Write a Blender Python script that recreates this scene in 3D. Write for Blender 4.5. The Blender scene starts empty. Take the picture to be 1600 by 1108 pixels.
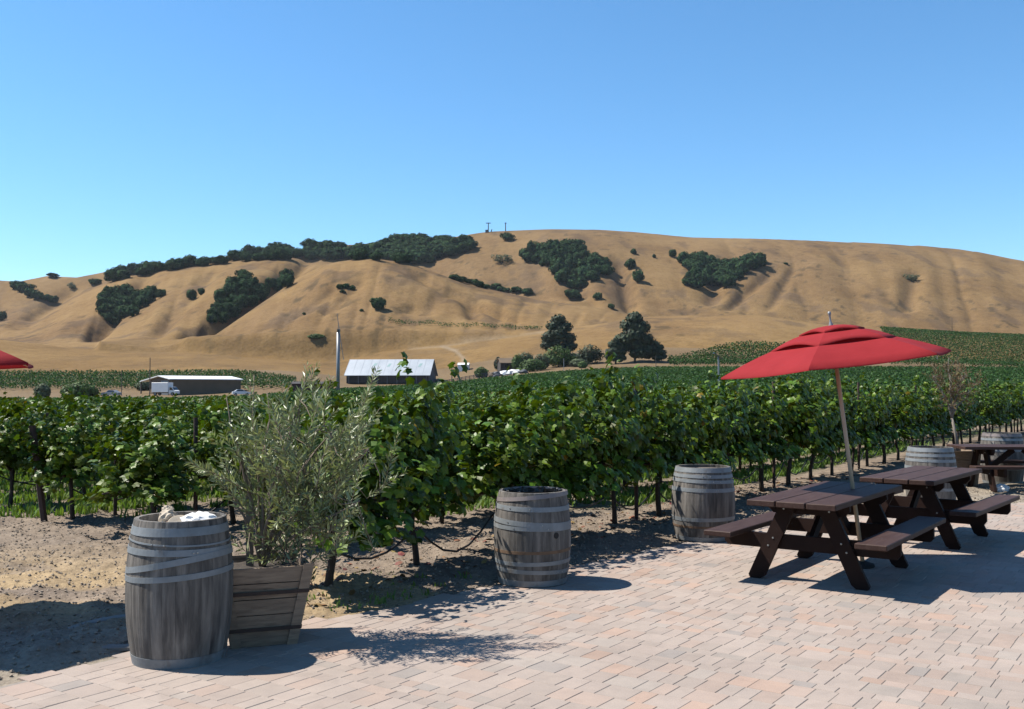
import bpy, bmesh, math, random
import numpy as np
from mathutils import Vector, Matrix

# ------------------------------------------------------------------ camera, sky, sun, exposure
SC = bpy.context.scene
COL = SC.collection
CAMH, FPX, CX, CY, VH = 1.70, 1550.0, 800.0, 554.0, 606.0       # eye height (m), focal length and centre of the 1600x1108 photo, horizon row
PITCH = math.atan((VH - CY) / FPX)
cam_d = bpy.data.cameras.new('camera'); cam = bpy.data.objects.new('camera', cam_d); COL.objects.link(cam)
cam.location = (0, 0, CAMH); cam.rotation_euler = (math.pi / 2 + PITCH, 0, 0)
cam_d.sensor_width = 36; cam_d.lens = 36 * FPX / 1600; cam_d.clip_start = 0.1; cam_d.clip_end = 6000
SC.camera = cam
SUN_EL, SUN_ROT = math.radians(55), math.radians(-80)
world = bpy.data.worlds.new('World'); SC.world = world; world.use_nodes = True
wn = world.node_tree.nodes; wl = world.node_tree.links
sky = wn.new('ShaderNodeTexSky'); sky.sky_type = 'NISHITA'; sky.sun_disc = False
sky.sun_elevation = SUN_EL; sky.sun_rotation = SUN_ROT; sky.altitude = 50
sky.air_density = 1.0; sky.dust_density = 0.0; sky.ozone_density = 8.0
wn['Background'].inputs['Strength'].default_value = 0.09
hs_ = wn.new('ShaderNodeHueSaturation'); hs_.inputs['Saturation'].default_value = 1.08; hs_.inputs['Hue'].default_value = 0.492
wl.new(sky.outputs[0], hs_.inputs['Color']); wl.new(hs_.outputs[0], wn['Background'].inputs['Color'])
sun_d = bpy.data.lights.new('sun', 'SUN'); sun_d.energy = 4.9; sun_d.angle = math.radians(0.5); sun_d.color = (1.0, 0.94, 0.85)
sun = bpy.data.objects.new('sun', sun_d); COL.objects.link(sun)
TOSUN = Vector((math.sin(SUN_ROT) * math.cos(SUN_EL), math.cos(SUN_ROT) * math.cos(SUN_EL), math.sin(SUN_EL)))
sun.rotation_euler = TOSUN.to_track_quat('Z', 'Y').to_euler(); sun.location = (-20, 0, 40)
SC.view_settings.view_transform = 'Standard'; SC.view_settings.look = 'None'
SC.view_settings.exposure = 1.08; SC.view_settings.gamma = 1.0; SC.view_settings.use_curve_mapping = False

rng = np.random.default_rng(7); random.seed(7)
R = math.radians

# ------------------------------------------------------------------ helpers
def tag(o, label=None, cat=None, group=None, kind=None):
    if label: o['label'] = label
    if cat: o['category'] = cat
    if group: o['group'] = group
    if kind: o['kind'] = kind
    return o

def empty(name, loc=(0, 0, 0), rz=0.0):
    o = bpy.data.objects.new(name, None); COL.objects.link(o)
    o.location = loc; o.rotation_euler = (0, 0, rz); o.empty_display_size = 0.1
    return o

def link(name, me, parent=None, loc=None, rz=None):
    o = bpy.data.objects.new(name, me); COL.objects.link(o)
    if parent is not None: o.parent = parent
    if loc is not None: o.location = loc
    if rz is not None: o.rotation_euler = (0, 0, rz)
    return o

def copy_tree(o, parent=None):
    c = o.copy(); COL.objects.link(c); c.parent = parent
    for ch in list(o.children): copy_tree(ch, c)
    return c

def np_mesh(name, V, F, mat=None, smooth=False, col=None):
    """V (n,3); F a list of arrays (m,3) or (m,4)"""
    me = bpy.data.meshes.new(name)
    if not isinstance(F, (list, tuple)): F = [F]
    F = [f for f in F if len(f)]
    me.vertices.add(len(V)); me.vertices.foreach_set('co', np.ascontiguousarray(V, dtype=np.float32).ravel())
    idx = np.concatenate([f.ravel() for f in F]).astype(np.int32)
    cnt = np.concatenate([np.full(len(f), f.shape[1]) for f in F])
    st = np.concatenate([[0], np.cumsum(cnt)[:-1]]).astype(np.int32)
    me.loops.add(len(idx)); me.loops.foreach_set('vertex_index', idx)
    me.polygons.add(len(cnt)); me.polygons.foreach_set('loop_start', st)
    me.polygons.foreach_set('use_smooth', np.full(len(cnt), smooth))
    me.update(calc_edges=True); me.validate()
    if col is not None:
        a = me.attributes.new('Col', 'FLOAT_COLOR', 'POINT')
        a.data.foreach_set('color', np.concatenate([col, np.ones((len(col), 1))], 1).astype(np.float32).ravel())
    if mat: me.materials.append(mat)
    return me

class MB:
    """collects shapes, builds one mesh object"""
    def __init__(s): s.v = []; s.f = []
    def add(s, vs, fs):
        n = len(s.v); s.v += [tuple(v) for v in vs]; s.f += [tuple(i + n for i in f) for f in fs]; return s
    def box(s, c, d, rot=None, ch=0.0):
        x, y, z = d[0] / 2, d[1] / 2, d[2] / 2
        if ch:
            bm = bmesh.new(); bmesh.ops.create_cube(bm, size=1)
            for v in bm.verts: v.co = Vector((v.co.x * d[0], v.co.y * d[1], v.co.z * d[2]))
            bmesh.ops.bevel(bm, geom=bm.edges[:], offset=ch, segments=1, affect='EDGES', profile=0.5)
            bm.verts.index_update()
            vs = [v.co.copy() for v in bm.verts]; fs = [[v.index for v in f.verts] for f in bm.faces]; bm.free()
        else:
            vs = [Vector(p) for p in ((-x, -y, -z), (x, -y, -z), (x, y, -z), (-x, y, -z), (-x, -y, z), (x, -y, z), (x, y, z), (-x, y, z))]
            fs = [(0, 3, 2, 1), (4, 5, 6, 7), (0, 1, 5, 4), (1, 2, 6, 5), (2, 3, 7, 6), (3, 0, 4, 7)]
        if rot is not None: vs = [rot @ v for v in vs]
        c = Vector(c)
        return s.add([v + c for v in vs], fs)
    def bar(s, a, b, w, t, up=(0, 0, 1), ch=0.0):
        """board from a to b; width w across (perpendicular to up), thickness t"""
        a, b = Vector(a), Vector(b); d = (b - a); L = d.length; d.normalize()
        u = Vector(up); x = d.cross(u).normalized(); z = x.cross(d).normalized()
        m = Matrix((x, d, z)).transposed()
        return s.box((a + b) / 2, (w, L, t), m, ch)
    def tube(s, pts, rad, n=8, cap=True):
        pts = [Vector(p) for p in pts]
        if not hasattr(rad, '__len__'): rad = [rad] * len(pts)
        base = len(s.v); prev = None
        for i, p in enumerate(pts):
            d = (pts[min(i + 1, len(pts) - 1)] - pts[max(i - 1, 0)]).normalized()
            ref = prev if prev is not None else (Vector((1, 0, 0)) if abs(d.x) < 0.9 else Vector((0, 1, 0)))
            x = (ref - d * ref.dot(d)).normalized(); y = d.cross(x); prev = x
            for k in range(n):
                a = 2 * math.pi * k / n
                s.v.append(tuple(p + (x * math.cos(a) + y * math.sin(a)) * rad[i]))
        for i in range(len(pts) - 1):
            for k in range(n):
                k2 = (k + 1) % n
                s.f.append((base + i * n + k, base + i * n + k2, base + (i + 1) * n + k2, base + (i + 1) * n + k))
        if cap:
            s.f.append(tuple(base + k for k in range(n))[::-1]); e = base + (len(pts) - 1) * n
            s.f.append(tuple(e + k for k in range(n)))
        return s
    def lathe(s, prof, n=32, c=(0, 0, 0)):
        base = len(s.v); c = Vector(c)
        for r, z in prof:
            for k in range(n):
                a = 2 * math.pi * k / n; s.v.append((c.x + r * math.cos(a), c.y + r * math.sin(a), c.z + z))
        for i in range(len(prof) - 1):
            for k in range(n):
                k2 = (k + 1) % n
                s.f.append((base + i * n + k, base + i * n + k2, base + (i + 1) * n + k2, base + (i + 1) * n + k))
        return s
    def mesh(s, name, mat, smooth=False):
        me = bpy.data.meshes.new(name); me.from_pydata(s.v, [], s.f); me.update()
        if smooth: me.polygons.foreach_set('use_smooth', [True] * len(me.polygons))
        if mat: me.materials.append(mat)
        return me
    def build(s, name, mat, parent=None, smooth=False, loc=None):
        return link(name, s.mesh(name, mat, smooth), parent, loc)

def sight(u, v, Y):
    """world point seen at photo position (u, v) at depth Y metres"""
    b = CY - v
    yy = FPX * math.cos(PITCH) - b * math.sin(PITCH); zz = FPX * math.sin(PITCH) + b * math.cos(PITCH)
    return Vector((Y * (u - CX) / yy, Y, CAMH + Y * zz / yy))

# ------------------------------------------------------------------ noise
def vnoise(x, y, seed=0):
    xi = np.floor(x).astype(np.int64); yi = np.floor(y).astype(np.int64); fx = x - xi; fy = y - yi
    fx = fx * fx * (3 - 2 * fx); fy = fy * fy * (3 - 2 * fy)
    def h(a, b):
        n = (a * 374761393 + b * 668265263 + seed * 974634777) & 0xFFFFFFFF
        n = ((n ^ (n >> 13)) * 1274126177) & 0xFFFFFFFF
        return ((n ^ (n >> 16)) & 0xFFFF) / 65535.0
    return (h(xi, yi) * (1 - fx) + h(xi + 1, yi) * fx) * (1 - fy) + (h(xi, yi + 1) * (1 - fx) + h(xi + 1, yi + 1) * fx) * fy
def fbm(x, y, seed=0, o=4):
    t = 0; a = 0.5; n = 0
    for i in range(o):
        t = t + a * vnoise(x * 2 ** i, y * 2 ** i, seed + i * 17); n += a; a *= 0.5
    return t / n

# ------------------------------------------------------------------ materials (procedural)
def mk(name, c1, c2=None, rough=0.7, scale=4.0, stretch=(1, 1, 1), detail=5.0, lo=0.35, hi=0.65, bump=0.0, bscale=None, bdist=0.01,
       vary=0.0, hue=0.0, coord='Object', trans=0.0, tcol=None, metal=0.0, spec=0.5, vcol=False, c3=None, c3scale=1.0, c3lo=0.6, c3hi=0.7, rand3=None, wstain=0.0):
    if not vcol: c1 = tuple(q * ALB for q in c1); c2 = tuple(q * ALB for q in c2) if c2 else None; c3 = tuple(q * ALB for q in c3) if c3 else None
    m = bpy.data.materials.new(name); m.use_nodes = True
    nt = m.node_tree; N = nt.nodes; L = nt.links; b = N['Principled BSDF']
    b.inputs['Roughness'].default_value = rough; b.inputs['Metallic'].default_value = metal
    b.inputs['Specular IOR Level'].default_value = spec
    tc = N.new('ShaderNodeTexCoord'); mp = N.new('ShaderNodeMapping'); mp.inputs['Scale'].default_value = stretch
    L.new(tc.outputs[coord], mp.inputs[0])
    if vary:
        oj = N.new('ShaderNodeObjectInfo'); om = N.new('ShaderNodeMath'); om.operation = 'MULTIPLY'; om.inputs[1].default_value = 53.0
        L.new(oj.outputs['Random'], om.inputs[0]); cv = N.new('ShaderNodeCombineXYZ')
        for q in range(3): L.new(om.outputs[0], cv.inputs[q])
        L.new(cv.outputs[0], mp.inputs['Location'])
    def noise(sc, det=detail):
        n = N.new('ShaderNodeTexNoise'); n.inputs['Scale'].default_value = sc; n.inputs['Detail'].default_value = det
        n.inputs['Roughness'].default_value = 0.6; L.new(mp.outputs[0], n.inputs['Vector']); return n
    def rng_map(src, a, bb):
        r = N.new('ShaderNodeMapRange'); r.inputs[1].default_value = a; r.inputs[2].default_value = bb; L.new(src, r.inputs[0]); return r.outputs[0]
    def mix(fac, a, bcol, typ='MIX'):
        x = N.new('ShaderNodeMix'); x.data_type = 'RGBA'; x.blend_type = typ
        if hasattr(fac, 'is_linked'): L.new(fac, x.inputs[0])
        else: x.inputs[0].default_value = fac
        for i, s in ((6, a), (7, bcol)):
            if hasattr(s, 'is_linked'): L.new(s, x.inputs[i])
            else: x.inputs[i].default_value = (*s, 1)
        return x.outputs[2]
    n1 = noise(scale)
    f = rng_map(n1.outputs[0], lo, hi)
    if vcol:
        at = N.new('ShaderNodeVertexColor'); at.layer_name = 'Col'
        c = mix(f, at.outputs[0], c2 if c2 else (1, 1, 1), 'MULTIPLY')
        n2 = noise(scale * 9.3); c = mix(rng_map(n2.outputs[0], 0.3, 0.7), c, c3 if c3 else (0.8, 0.8, 0.8), 'MULTIPLY')
    else:
        c = mix(f, c1, c2 if c2 else c1)
        if c3:
            n2 = noise(c3scale); c = mix(rng_map(n2.outputs[0], c3lo, c3hi), c, c3)
    if vary or hue or rand3:
        g = N.new('ShaderNodeNewGeometry'); oi = N.new('ShaderNodeObjectInfo')
        ad = N.new('ShaderNodeMath'); L.new(g.outputs['Random Per Island'], ad.inputs[0]); L.new(oi.outputs['Random'], ad.inputs[1])
        fr = N.new('ShaderNodeMath'); fr.operation = 'FRACT'; L.new(ad.outputs[0], fr.inputs[0])
        if rand3:
            cr = N.new('ShaderNodeValToRGB'); cr.color_ramp.interpolation = 'CONSTANT'
            els = cr.color_ramp.elements; els[0].position = 0; els[0].color = (1, 1, 1, 1); els[1].position = rand3[0][0]; els[1].color = (*rand3[0][1], 1)
            for p, q in rand3[1:]:
                e = els.new(p); e.color = (*q, 1)
            L.new(fr.outputs[0], cr.inputs[0]); c = mix(1.0, c, cr.outputs[0], 'MULTIPLY')
        m2 = N.new('ShaderNodeMath'); m2.operation = 'MULTIPLY'; m2.inputs[1].default_value = 7.31; L.new(fr.outputs[0], m2.inputs[0])
        f2 = N.new('ShaderNodeMath'); f2.operation = 'FRACT'; L.new(m2.outputs[0], f2.inputs[0])
        hs = N.new('ShaderNodeHueSaturation'); L.new(c, hs.inputs['Color'])
        mr = N.new('ShaderNodeMapRange'); mr.inputs[3].default_value = 1 - vary; mr.inputs[4].default_value = 1 + vary; L.new(f2.outputs[0], mr.inputs[0]); L.new(mr.outputs[0], hs.inputs['Value'])
        m3 = N.new('ShaderNodeMapRange'); m3.inputs[3].default_value = 0.5 - hue; m3.inputs[4].default_value = 0.5 + hue; L.new(fr.outputs[0], m3.inputs[0]); L.new(m3.outputs[0], hs.inputs['Hue'])
        c = hs.outputs[0]
    if wstain:
        gp = N.new('ShaderNodeNewGeometry')
        for sc_, lo_, hi_, dk in ((0.9, 0.45, 0.75, wstain), (7.0, 0.52, 0.8, wstain * 0.8), (120.0, 0.3, 0.75, wstain * 0.9)):
            ns = N.new('ShaderNodeTexNoise'); ns.inputs['Scale'].default_value = sc_; ns.inputs['Detail'].default_value = 5.0; L.new(gp.outputs['Position'], ns.inputs['Vector'])
            c = mix(rng_map(ns.outputs[0], lo_, hi_), c, mix(1.0, c, (1 - dk, 1 - dk, 1 - dk), 'MULTIPLY'))
    L.new(c, b.inputs['Base Color'])
    if bump:
        nb = noise(bscale or scale * 4, 6.0); bp = N.new('ShaderNodeBump'); bp.inputs['Strength'].default_value = bump; bp.inputs['Distance'].default_value = bdist
        L.new(nb.outputs[0], bp.inputs['Height']); L.new(bp.outputs[0], b.inputs['Normal'])
    if trans:
        t = N.new('ShaderNodeBsdfTranslucent')
        if tcol: L.new(mix(1.0, c, tcol, 'MULTIPLY'), t.inputs[0])
        else: L.new(c, t.inputs[0])
        ms = N.new('ShaderNodeMixShader'); ms.inputs[0].default_value = trans
        L.new(b.outputs[0], ms.inputs[1]); L.new(t.outputs[0], ms.inputs[2]); L.new(ms.outputs[0], N['Material Output'].inputs['Surface'])
    return m

ALB = 0.48
MAT = {}
MAT['ground'] = mk('ground', (1, 1, 1), (0.72, 0.72, 0.74), rough=0.95, scale=2.2, bump=0.9, bscale=26, bdist=0.02, vcol=True, c3=(0.62, 0.60, 0.60), spec=0.15)
MAT['hill'] = mk('hill', (1, 1, 1), (0.80, 0.77, 0.75), wstain=0.22, rough=1.0, scale=0.022, detail=8, vcol=True, c3=(0.80, 0.78, 0.76), bump=0.8, bscale=0.35, bdist=0.6, spec=0.05)
MAT['brick'] = mk('brick', (0.60, 0.497, 0.425), (0.55, 0.46, 0.40), rough=0.9, scale=9, coord='Object', bump=0.25, bscale=140, bdist=0.003, vary=0.07, spec=0.2, wstain=0.16,
                  rand3=[(0.42, (1.03, 0.97, 0.94)), (0.62, (0.95, 0.98, 0.99)), (0.72, (1.0, 0.99, 0.99)), (0.90, (1.06, 0.93, 0.86)), (0.97, (0.88, 0.93, 0.97))])
MAT['sand'] = mk('joint_sand', (0.33, 0.285, 0.24), (0.42, 0.37, 0.32), rough=1, scale=30)
MAT['stave'] = mk('weathered_stave', (0.120, 0.110, 0.099), (0.35, 0.315, 0.275), rough=0.85, scale=4, stretch=(5, 5, 0.7), lo=0.3, hi=0.72, vary=0.28, bump=0.5, bscale=14, bdist=0.004, c3=(0.045, 0.04, 0.037), c3scale=2.2, c3lo=0.47, c3hi=0.72)
MAT['stave_rim'] = mk('stave_inside', (0.16, 0.13, 0.11), (0.26, 0.22, 0.19), rough=0.9, scale=8)
MAT['hoop'] = mk('galvanised_hoop', (0.28, 0.315, 0.335), (0.39, 0.42, 0.44), rough=0.6, scale=9, metal=0.2, bump=0.1, bscale=40, c3=(0.20, 0.16, 0.13), c3scale=6, c3lo=0.58, c3hi=0.75)
MAT['rust_hoop'] = mk('rust_stain', (0.28, 0.17, 0.095), (0.20, 0.12, 0.07), rough=0.8, scale=14)
MAT['pink_hoop'] = mk('worn_top_hoop', (0.40, 0.335, 0.31), (0.30, 0.26, 0.26), rough=0.55, scale=12, metal=0.2)
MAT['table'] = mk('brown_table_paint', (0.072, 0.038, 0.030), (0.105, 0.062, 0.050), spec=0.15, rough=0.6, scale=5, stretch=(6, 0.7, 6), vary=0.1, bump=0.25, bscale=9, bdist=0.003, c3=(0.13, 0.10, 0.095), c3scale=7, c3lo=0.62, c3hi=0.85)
MAT['table_leg'] = mk('brown_paint_shaded', (0.030, 0.015, 0.012), (0.042, 0.022, 0.017), spec=0.12, rough=0.65, scale=6, vary=0.08, bump=0.2, bscale=12, bdist=0.003)  # darkened table brown; the shade under the tops is put into this colour
MAT['bolt'] = mk('zinc_bolt', (0.6, 0.6, 0.58), rough=0.35, metal=0.8)
MAT['fabric'] = mk('red_canvas', (0.47, 0.028, 0.035), (0.52, 0.034, 0.042), rough=0.85, scale=3, bump=0.35, bscale=7, bdist=0.02, trans=0.25, spec=0.2)
MAT['pole'] = mk('pale_wood_pole', (0.85, 0.66, 0.44), (0.75, 0.57, 0.38), rough=0.5, scale=6, stretch=(8, 8, 0.6))
MAT['metal'] = mk('grey_metal', (0.42, 0.44, 0.46), (0.36, 0.38, 0.4), rough=0.45, scale=3, metal=0.3)
MAT['crate'] = mk('planter_board', (0.30, 0.215, 0.15), (0.46, 0.34, 0.235), rough=0.85, scale=5, stretch=(1.2, 1.2, 9), vary=0.15, bump=0.5, bscale=16, bdist=0.004, c3=(0.07, 0.055, 0.045), c3scale=4, c3lo=0.55, c3hi=0.8)
MAT['strap'] = mk('rusty_strap', (0.055, 0.035, 0.028), (0.09, 0.05, 0.035), rough=0.8, scale=20)
MAT['potsoil'] = mk('potting_soil', (0.05, 0.038, 0.028), (0.09, 0.07, 0.05), rough=1, scale=20, bump=1, bscale=60)
MAT['vine'] = mk('vine_leaf', (0.135, 0.220, 0.018), (0.075, 0.138, 0.012), rough=0.42, scale=3, vary=0.55, hue=0.02, trans=0.10, tcol=(2.2, 2.0, 0.35), spec=0.16,
                 rand3=[(0.955, (1.7, 1.15, 0.7)), (0.985, (2.6, 0.95, 0.6))])
MAT['vinefar'] = mk('vine_leaf_hazed', (0.075, 0.165, 0.040), (0.052, 0.125, 0.034), rough=0.6, scale=0.4, vary=0.35, hue=0.015, trans=0.25, tcol=(1.3, 1.3, 0.7), spec=0.12)  # leaf green turned darker and bluer, distance haze painted into it
MAT['bark'] = mk('vine_bark', (0.045, 0.034, 0.026), (0.085, 0.066, 0.05), rough=0.95, scale=8, stretch=(5, 5, 1), bump=0.8, bscale=30, bdist=0.01)
MAT['olive'] = mk('olive_leaf', (0.40, 0.46, 0.22), (0.28, 0.34, 0.145), rough=0.42, scale=4, vary=0.40, hue=0.02, trans=0.22, tcol=(1.2, 1.2, 0.7), spec=0.6)
MAT['twig'] = mk('olive_twig', (0.36, 0.28, 0.20), (0.27, 0.21, 0.155), rough=0.9, scale=9)
MAT['palebark'] = mk('pale_bark', (0.36, 0.31, 0.25), (0.26, 0.22, 0.18), rough=0.9, scale=9, stretch=(4, 4, 1))
MAT['dryleaf'] = mk('dry_leaf', (0.26, 0.155, 0.062), (0.20, 0.14, 0.06), rough=0.8, scale=4, vary=0.35, hue=0.03, trans=0.3)
MAT['oak'] = mk('oak_leaf', (0.020, 0.056, 0.028), (0.078, 0.145, 0.056), rough=0.9, scale=0.3, lo=0.35, hi=0.65, vary=0.45, hue=0.01, trans=0.05, spec=0.05)  # strong green contrast imitates lit and shaded clumps of the crown
MAT['oakpale'] = mk('pale_shrub_leaf', (0.17, 0.21, 0.12), (0.13, 0.17, 0.085), rough=0.8, scale=0.3, vary=0.3, trans=0.15, spec=0.2)
MAT['shrub'] = mk('green_shrub_leaf', (0.12, 0.21, 0.045), (0.085, 0.155, 0.036), rough=0.7, scale=0.3, vary=0.35, hue=0.015, trans=0.2, spec=0.3)
MAT['euca'] = mk('eucalyptus_leaf', (0.045, 0.075, 0.036), (0.080, 0.110, 0.055), rough=0.7, scale=0.3, vary=0.4, hue=0.01, trans=0.12, spec=0.3)
MAT['grass'] = mk('weed_blade', (0.18, 0.34, 0.045), (0.24, 0.36, 0.07), rough=0.6, scale=1.5, vary=0.3, hue=0.02, trans=0.3, tcol=(1.3, 1.3, 0.6))
MAT['clod'] = mk('soil_clod', (0.32, 0.26, 0.20), (0.46, 0.38, 0.295), rough=1, scale=5, vary=0.25)
MAT['litter'] = mk('fallen_leaf', (0.25, 0.075, 0.035), (0.30, 0.17, 0.06), rough=0.8, scale=3, vary=0.4, hue=0.04, lo=0.45, hi=0.55)
MAT['hose'] = mk('drip_hose', (0.030, 0.030, 0.032), rough=0.45)
MAT['stake'] = mk('rusty_stake', (0.070, 0.040, 0.030), (0.11, 0.06, 0.045), rough=0.85, scale=12)
MAT['white'] = mk('white_paint', (1.25, 1.26, 1.27), (1.15, 1.16, 1.17), rough=0.5, scale=1)
MAT['paper'] = mk('white_paper', (1.3, 1.28, 1.25), (1.2, 1.18, 1.16), rough=0.8, scale=9)
MAT['bagbrown'] = mk('brown_paper', (0.30, 0.16, 0.075), (0.24, 0.12, 0.06), rough=0.8, scale=9)
MAT['plate'] = mk('paper_plate', (0.62, 0.50, 0.36), (0.70, 0.60, 0.46), rough=0.7, scale=9)
MAT['liner'] = mk('black_liner', (0.012, 0.012, 0.014), rough=0.28, spec=0.6, bump=0.5, bscale=18, bdist=0.03)
MAT['roof'] = mk('barn_roof_tin', (0.54, 0.60, 0.67), (0.44, 0.50, 0.57), rough=0.5, scale=0.25, stretch=(1, 1, 1), metal=0.1)
MAT['verdigris'] = mk('teal_roof_patch', (0.25, 0.46, 0.46), (0.34, 0.49, 0.50), rough=0.6, scale=1)
MAT['barnwall'] = mk('grey_barn_boards', (0.20, 0.215, 0.235), (0.145, 0.15, 0.165), rough=0.9, scale=1.2, stretch=(3, 3, 0.3))
MAT['darkwall'] = mk('dark_boards_and_shade', (0.075, 0.065, 0.062), (0.055, 0.045, 0.042), rough=0.9, scale=1.2, stretch=(3, 3, 0.3))  # dark boards; on the barn front it paints the bays' shade
MAT['redshed'] = mk('red_shed_boards', (0.085, 0.038, 0.034), (0.065, 0.030, 0.028), rough=0.9, scale=1.2, stretch=(4, 4, 0.3))
MAT['tanwall'] = mk('tan_shed_wall', (0.24, 0.17, 0.11), (0.19, 0.14, 0.09), rough=0.9, scale=0.5)
MAT['glass'] = mk('dark_glass', (0.02, 0.025, 0.03), rough=0.1, spec=0.8)
MAT['tyre'] = mk('tyre', (0.02, 0.02, 0.02), rough=0.8)
MAT['concrete'] = mk('concrete', (0.36, 0.33, 0.30), (0.30, 0.28, 0.26), rough=0.95, scale=8, bump=0.4, bscale=60)
MAT['wood_pole'] = mk('utility_pole', (0.10, 0.08, 0.065), (0.14, 0.11, 0.09), rough=0.9, scale=2)

# ------------------------------------------------------------------ terrain
def curve(pts, sig=9):
    xs = np.arange(-1500, 3101, 4.0); p = np.array(pts, float)
    y = np.interp(xs, p[:, 0], p[:, 1]); k = np.exp(-0.5 * (np.arange(-12, 13) * 4 / sig) ** 2); k /= k.sum()
    y = np.convolve(np.pad(y, 12, mode='edge'), k, 'valid')
    return lambda u: np.interp(u, xs, y)
def vz(v, D):           # height of something at depth D on the photo row v
    b = CY - v; yy = FPX * math.cos(PITCH) - b * math.sin(PITCH); zz = FPX * math.sin(PITCH) + b * math.cos(PITCH)
    return CAMH + D * zz / yy
Z0 = curve([(0, -1.0), (300, -0.95), (500, -0.45), (700, -0.1), (1000, 0.1), (1600, 0.25)], 40)      # ground height 100 m out
C1 = curve([(0, 617), (400, 617), (560, 611), (690, 605), (800, 593), (900, 584), (1000, 579), (1200, 578), (1600, 579)], 30)
C2 = curve([(0, 588), (200, 587), (380, 585), (450, 587), (500, 594), (540, 603), (690, 602), (740, 590), (800, 580), (900, 573), (1000, 568), (1100, 569), (1250, 568), (1390, 560), (1500, 566), (1600, 571)], 14)
C3 = curve([(0, 528), (100, 541), (200, 546), (300, 546), (400, 556), (480, 562), (530, 560), (600, 542), (700, 532), (845, 516), (950, 502), (1000, 493), (1100, 489), (1190, 490), (1300, 507), (1390, 514), (1500, 521), (1600, 525)], 12)
RIDGES = [  # crest row in the photo, depth, length of the front slope, back slope
    (curve([(-200, 600), (150, 640), (200, 560), (330, 509), (400, 469), (470, 429), (520, 409), (580, 403), (640, 412), (700, 433), (760, 451), (850, 470), (920, 479), (985, 489), (1040, 520), (1100, 600)], 9), 525, 140, 0.5, 'dome'),
    (curve([(0, 640), (120, 600), (165, 513), (240, 467), (300, 442), (350, 428), (400, 420), (450, 425), (520, 470), (600, 600)], 8), 590, 170, 0.5, 'spur'),
    (curve([(-300, 540), (0, 503), (50, 491), (100, 470), (150, 446), (190, 433), (250, 420), (330, 409), (420, 401), (470, 403), (520, 411), (600, 430), (700, 520)], 9), 690, 230, 0.5, 'left'),
    (curve([(-300, 445), (0, 437), (75, 431), (165, 425), (250, 412), (340, 401), (420, 393), (500, 386), (560, 381), (640, 378), (700, 371), (760, 362), (860, 358), (940, 359), (1000, 363), (1080, 371), (1190, 373), (1300, 377), (1400, 381), (1500, 388), (1560, 399), (1600, 407), (1900, 470)], 9), 860, 310, 0.20, 'back'),
]
GULLIES = [((222, 436), (148, 522), 15, 13), ((462, 416), (298, 528), 17, 14), ((108, 452), (30, 508), 15, 8), ((640, 425), (800, 500), 14, 4), ((330, 425), (245, 520), 15, 5), ((968, 405), (985, 480), 14, 9), ((1205, 425), (1140, 480), 12, 5), ((1430, 425), (1418, 482), 16, 6), ((905, 400), (900, 462), 22, 8), ((1130, 410), (1110, 470), 18, 7), ((1240, 420), (1205, 480), 10, 3.5),
           ((560, 440), (470, 530), 16, 3.0), ((640, 480), (600, 525), 16, 3.0), ((730, 470), (745, 505), 12, 4.0), ((690, 455), (650, 510), 18, 2.5), ((520, 450), (420, 530), 14, 2.5)]
def smax(a, b, k):
    h = np.clip(0.5 + 0.5 * (a - b) / k, 0, 1); return b + (a - b) * h + k * h * (1 - h)
def polar(x, y):
    r = np.hypot(x, y); az = np.clip(np.arctan2(x, y), -R(42), R(42))
    return CX + FPX * np.tan(az), r * np.cos(az), np.abs(np.arctan2(x, y))
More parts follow.
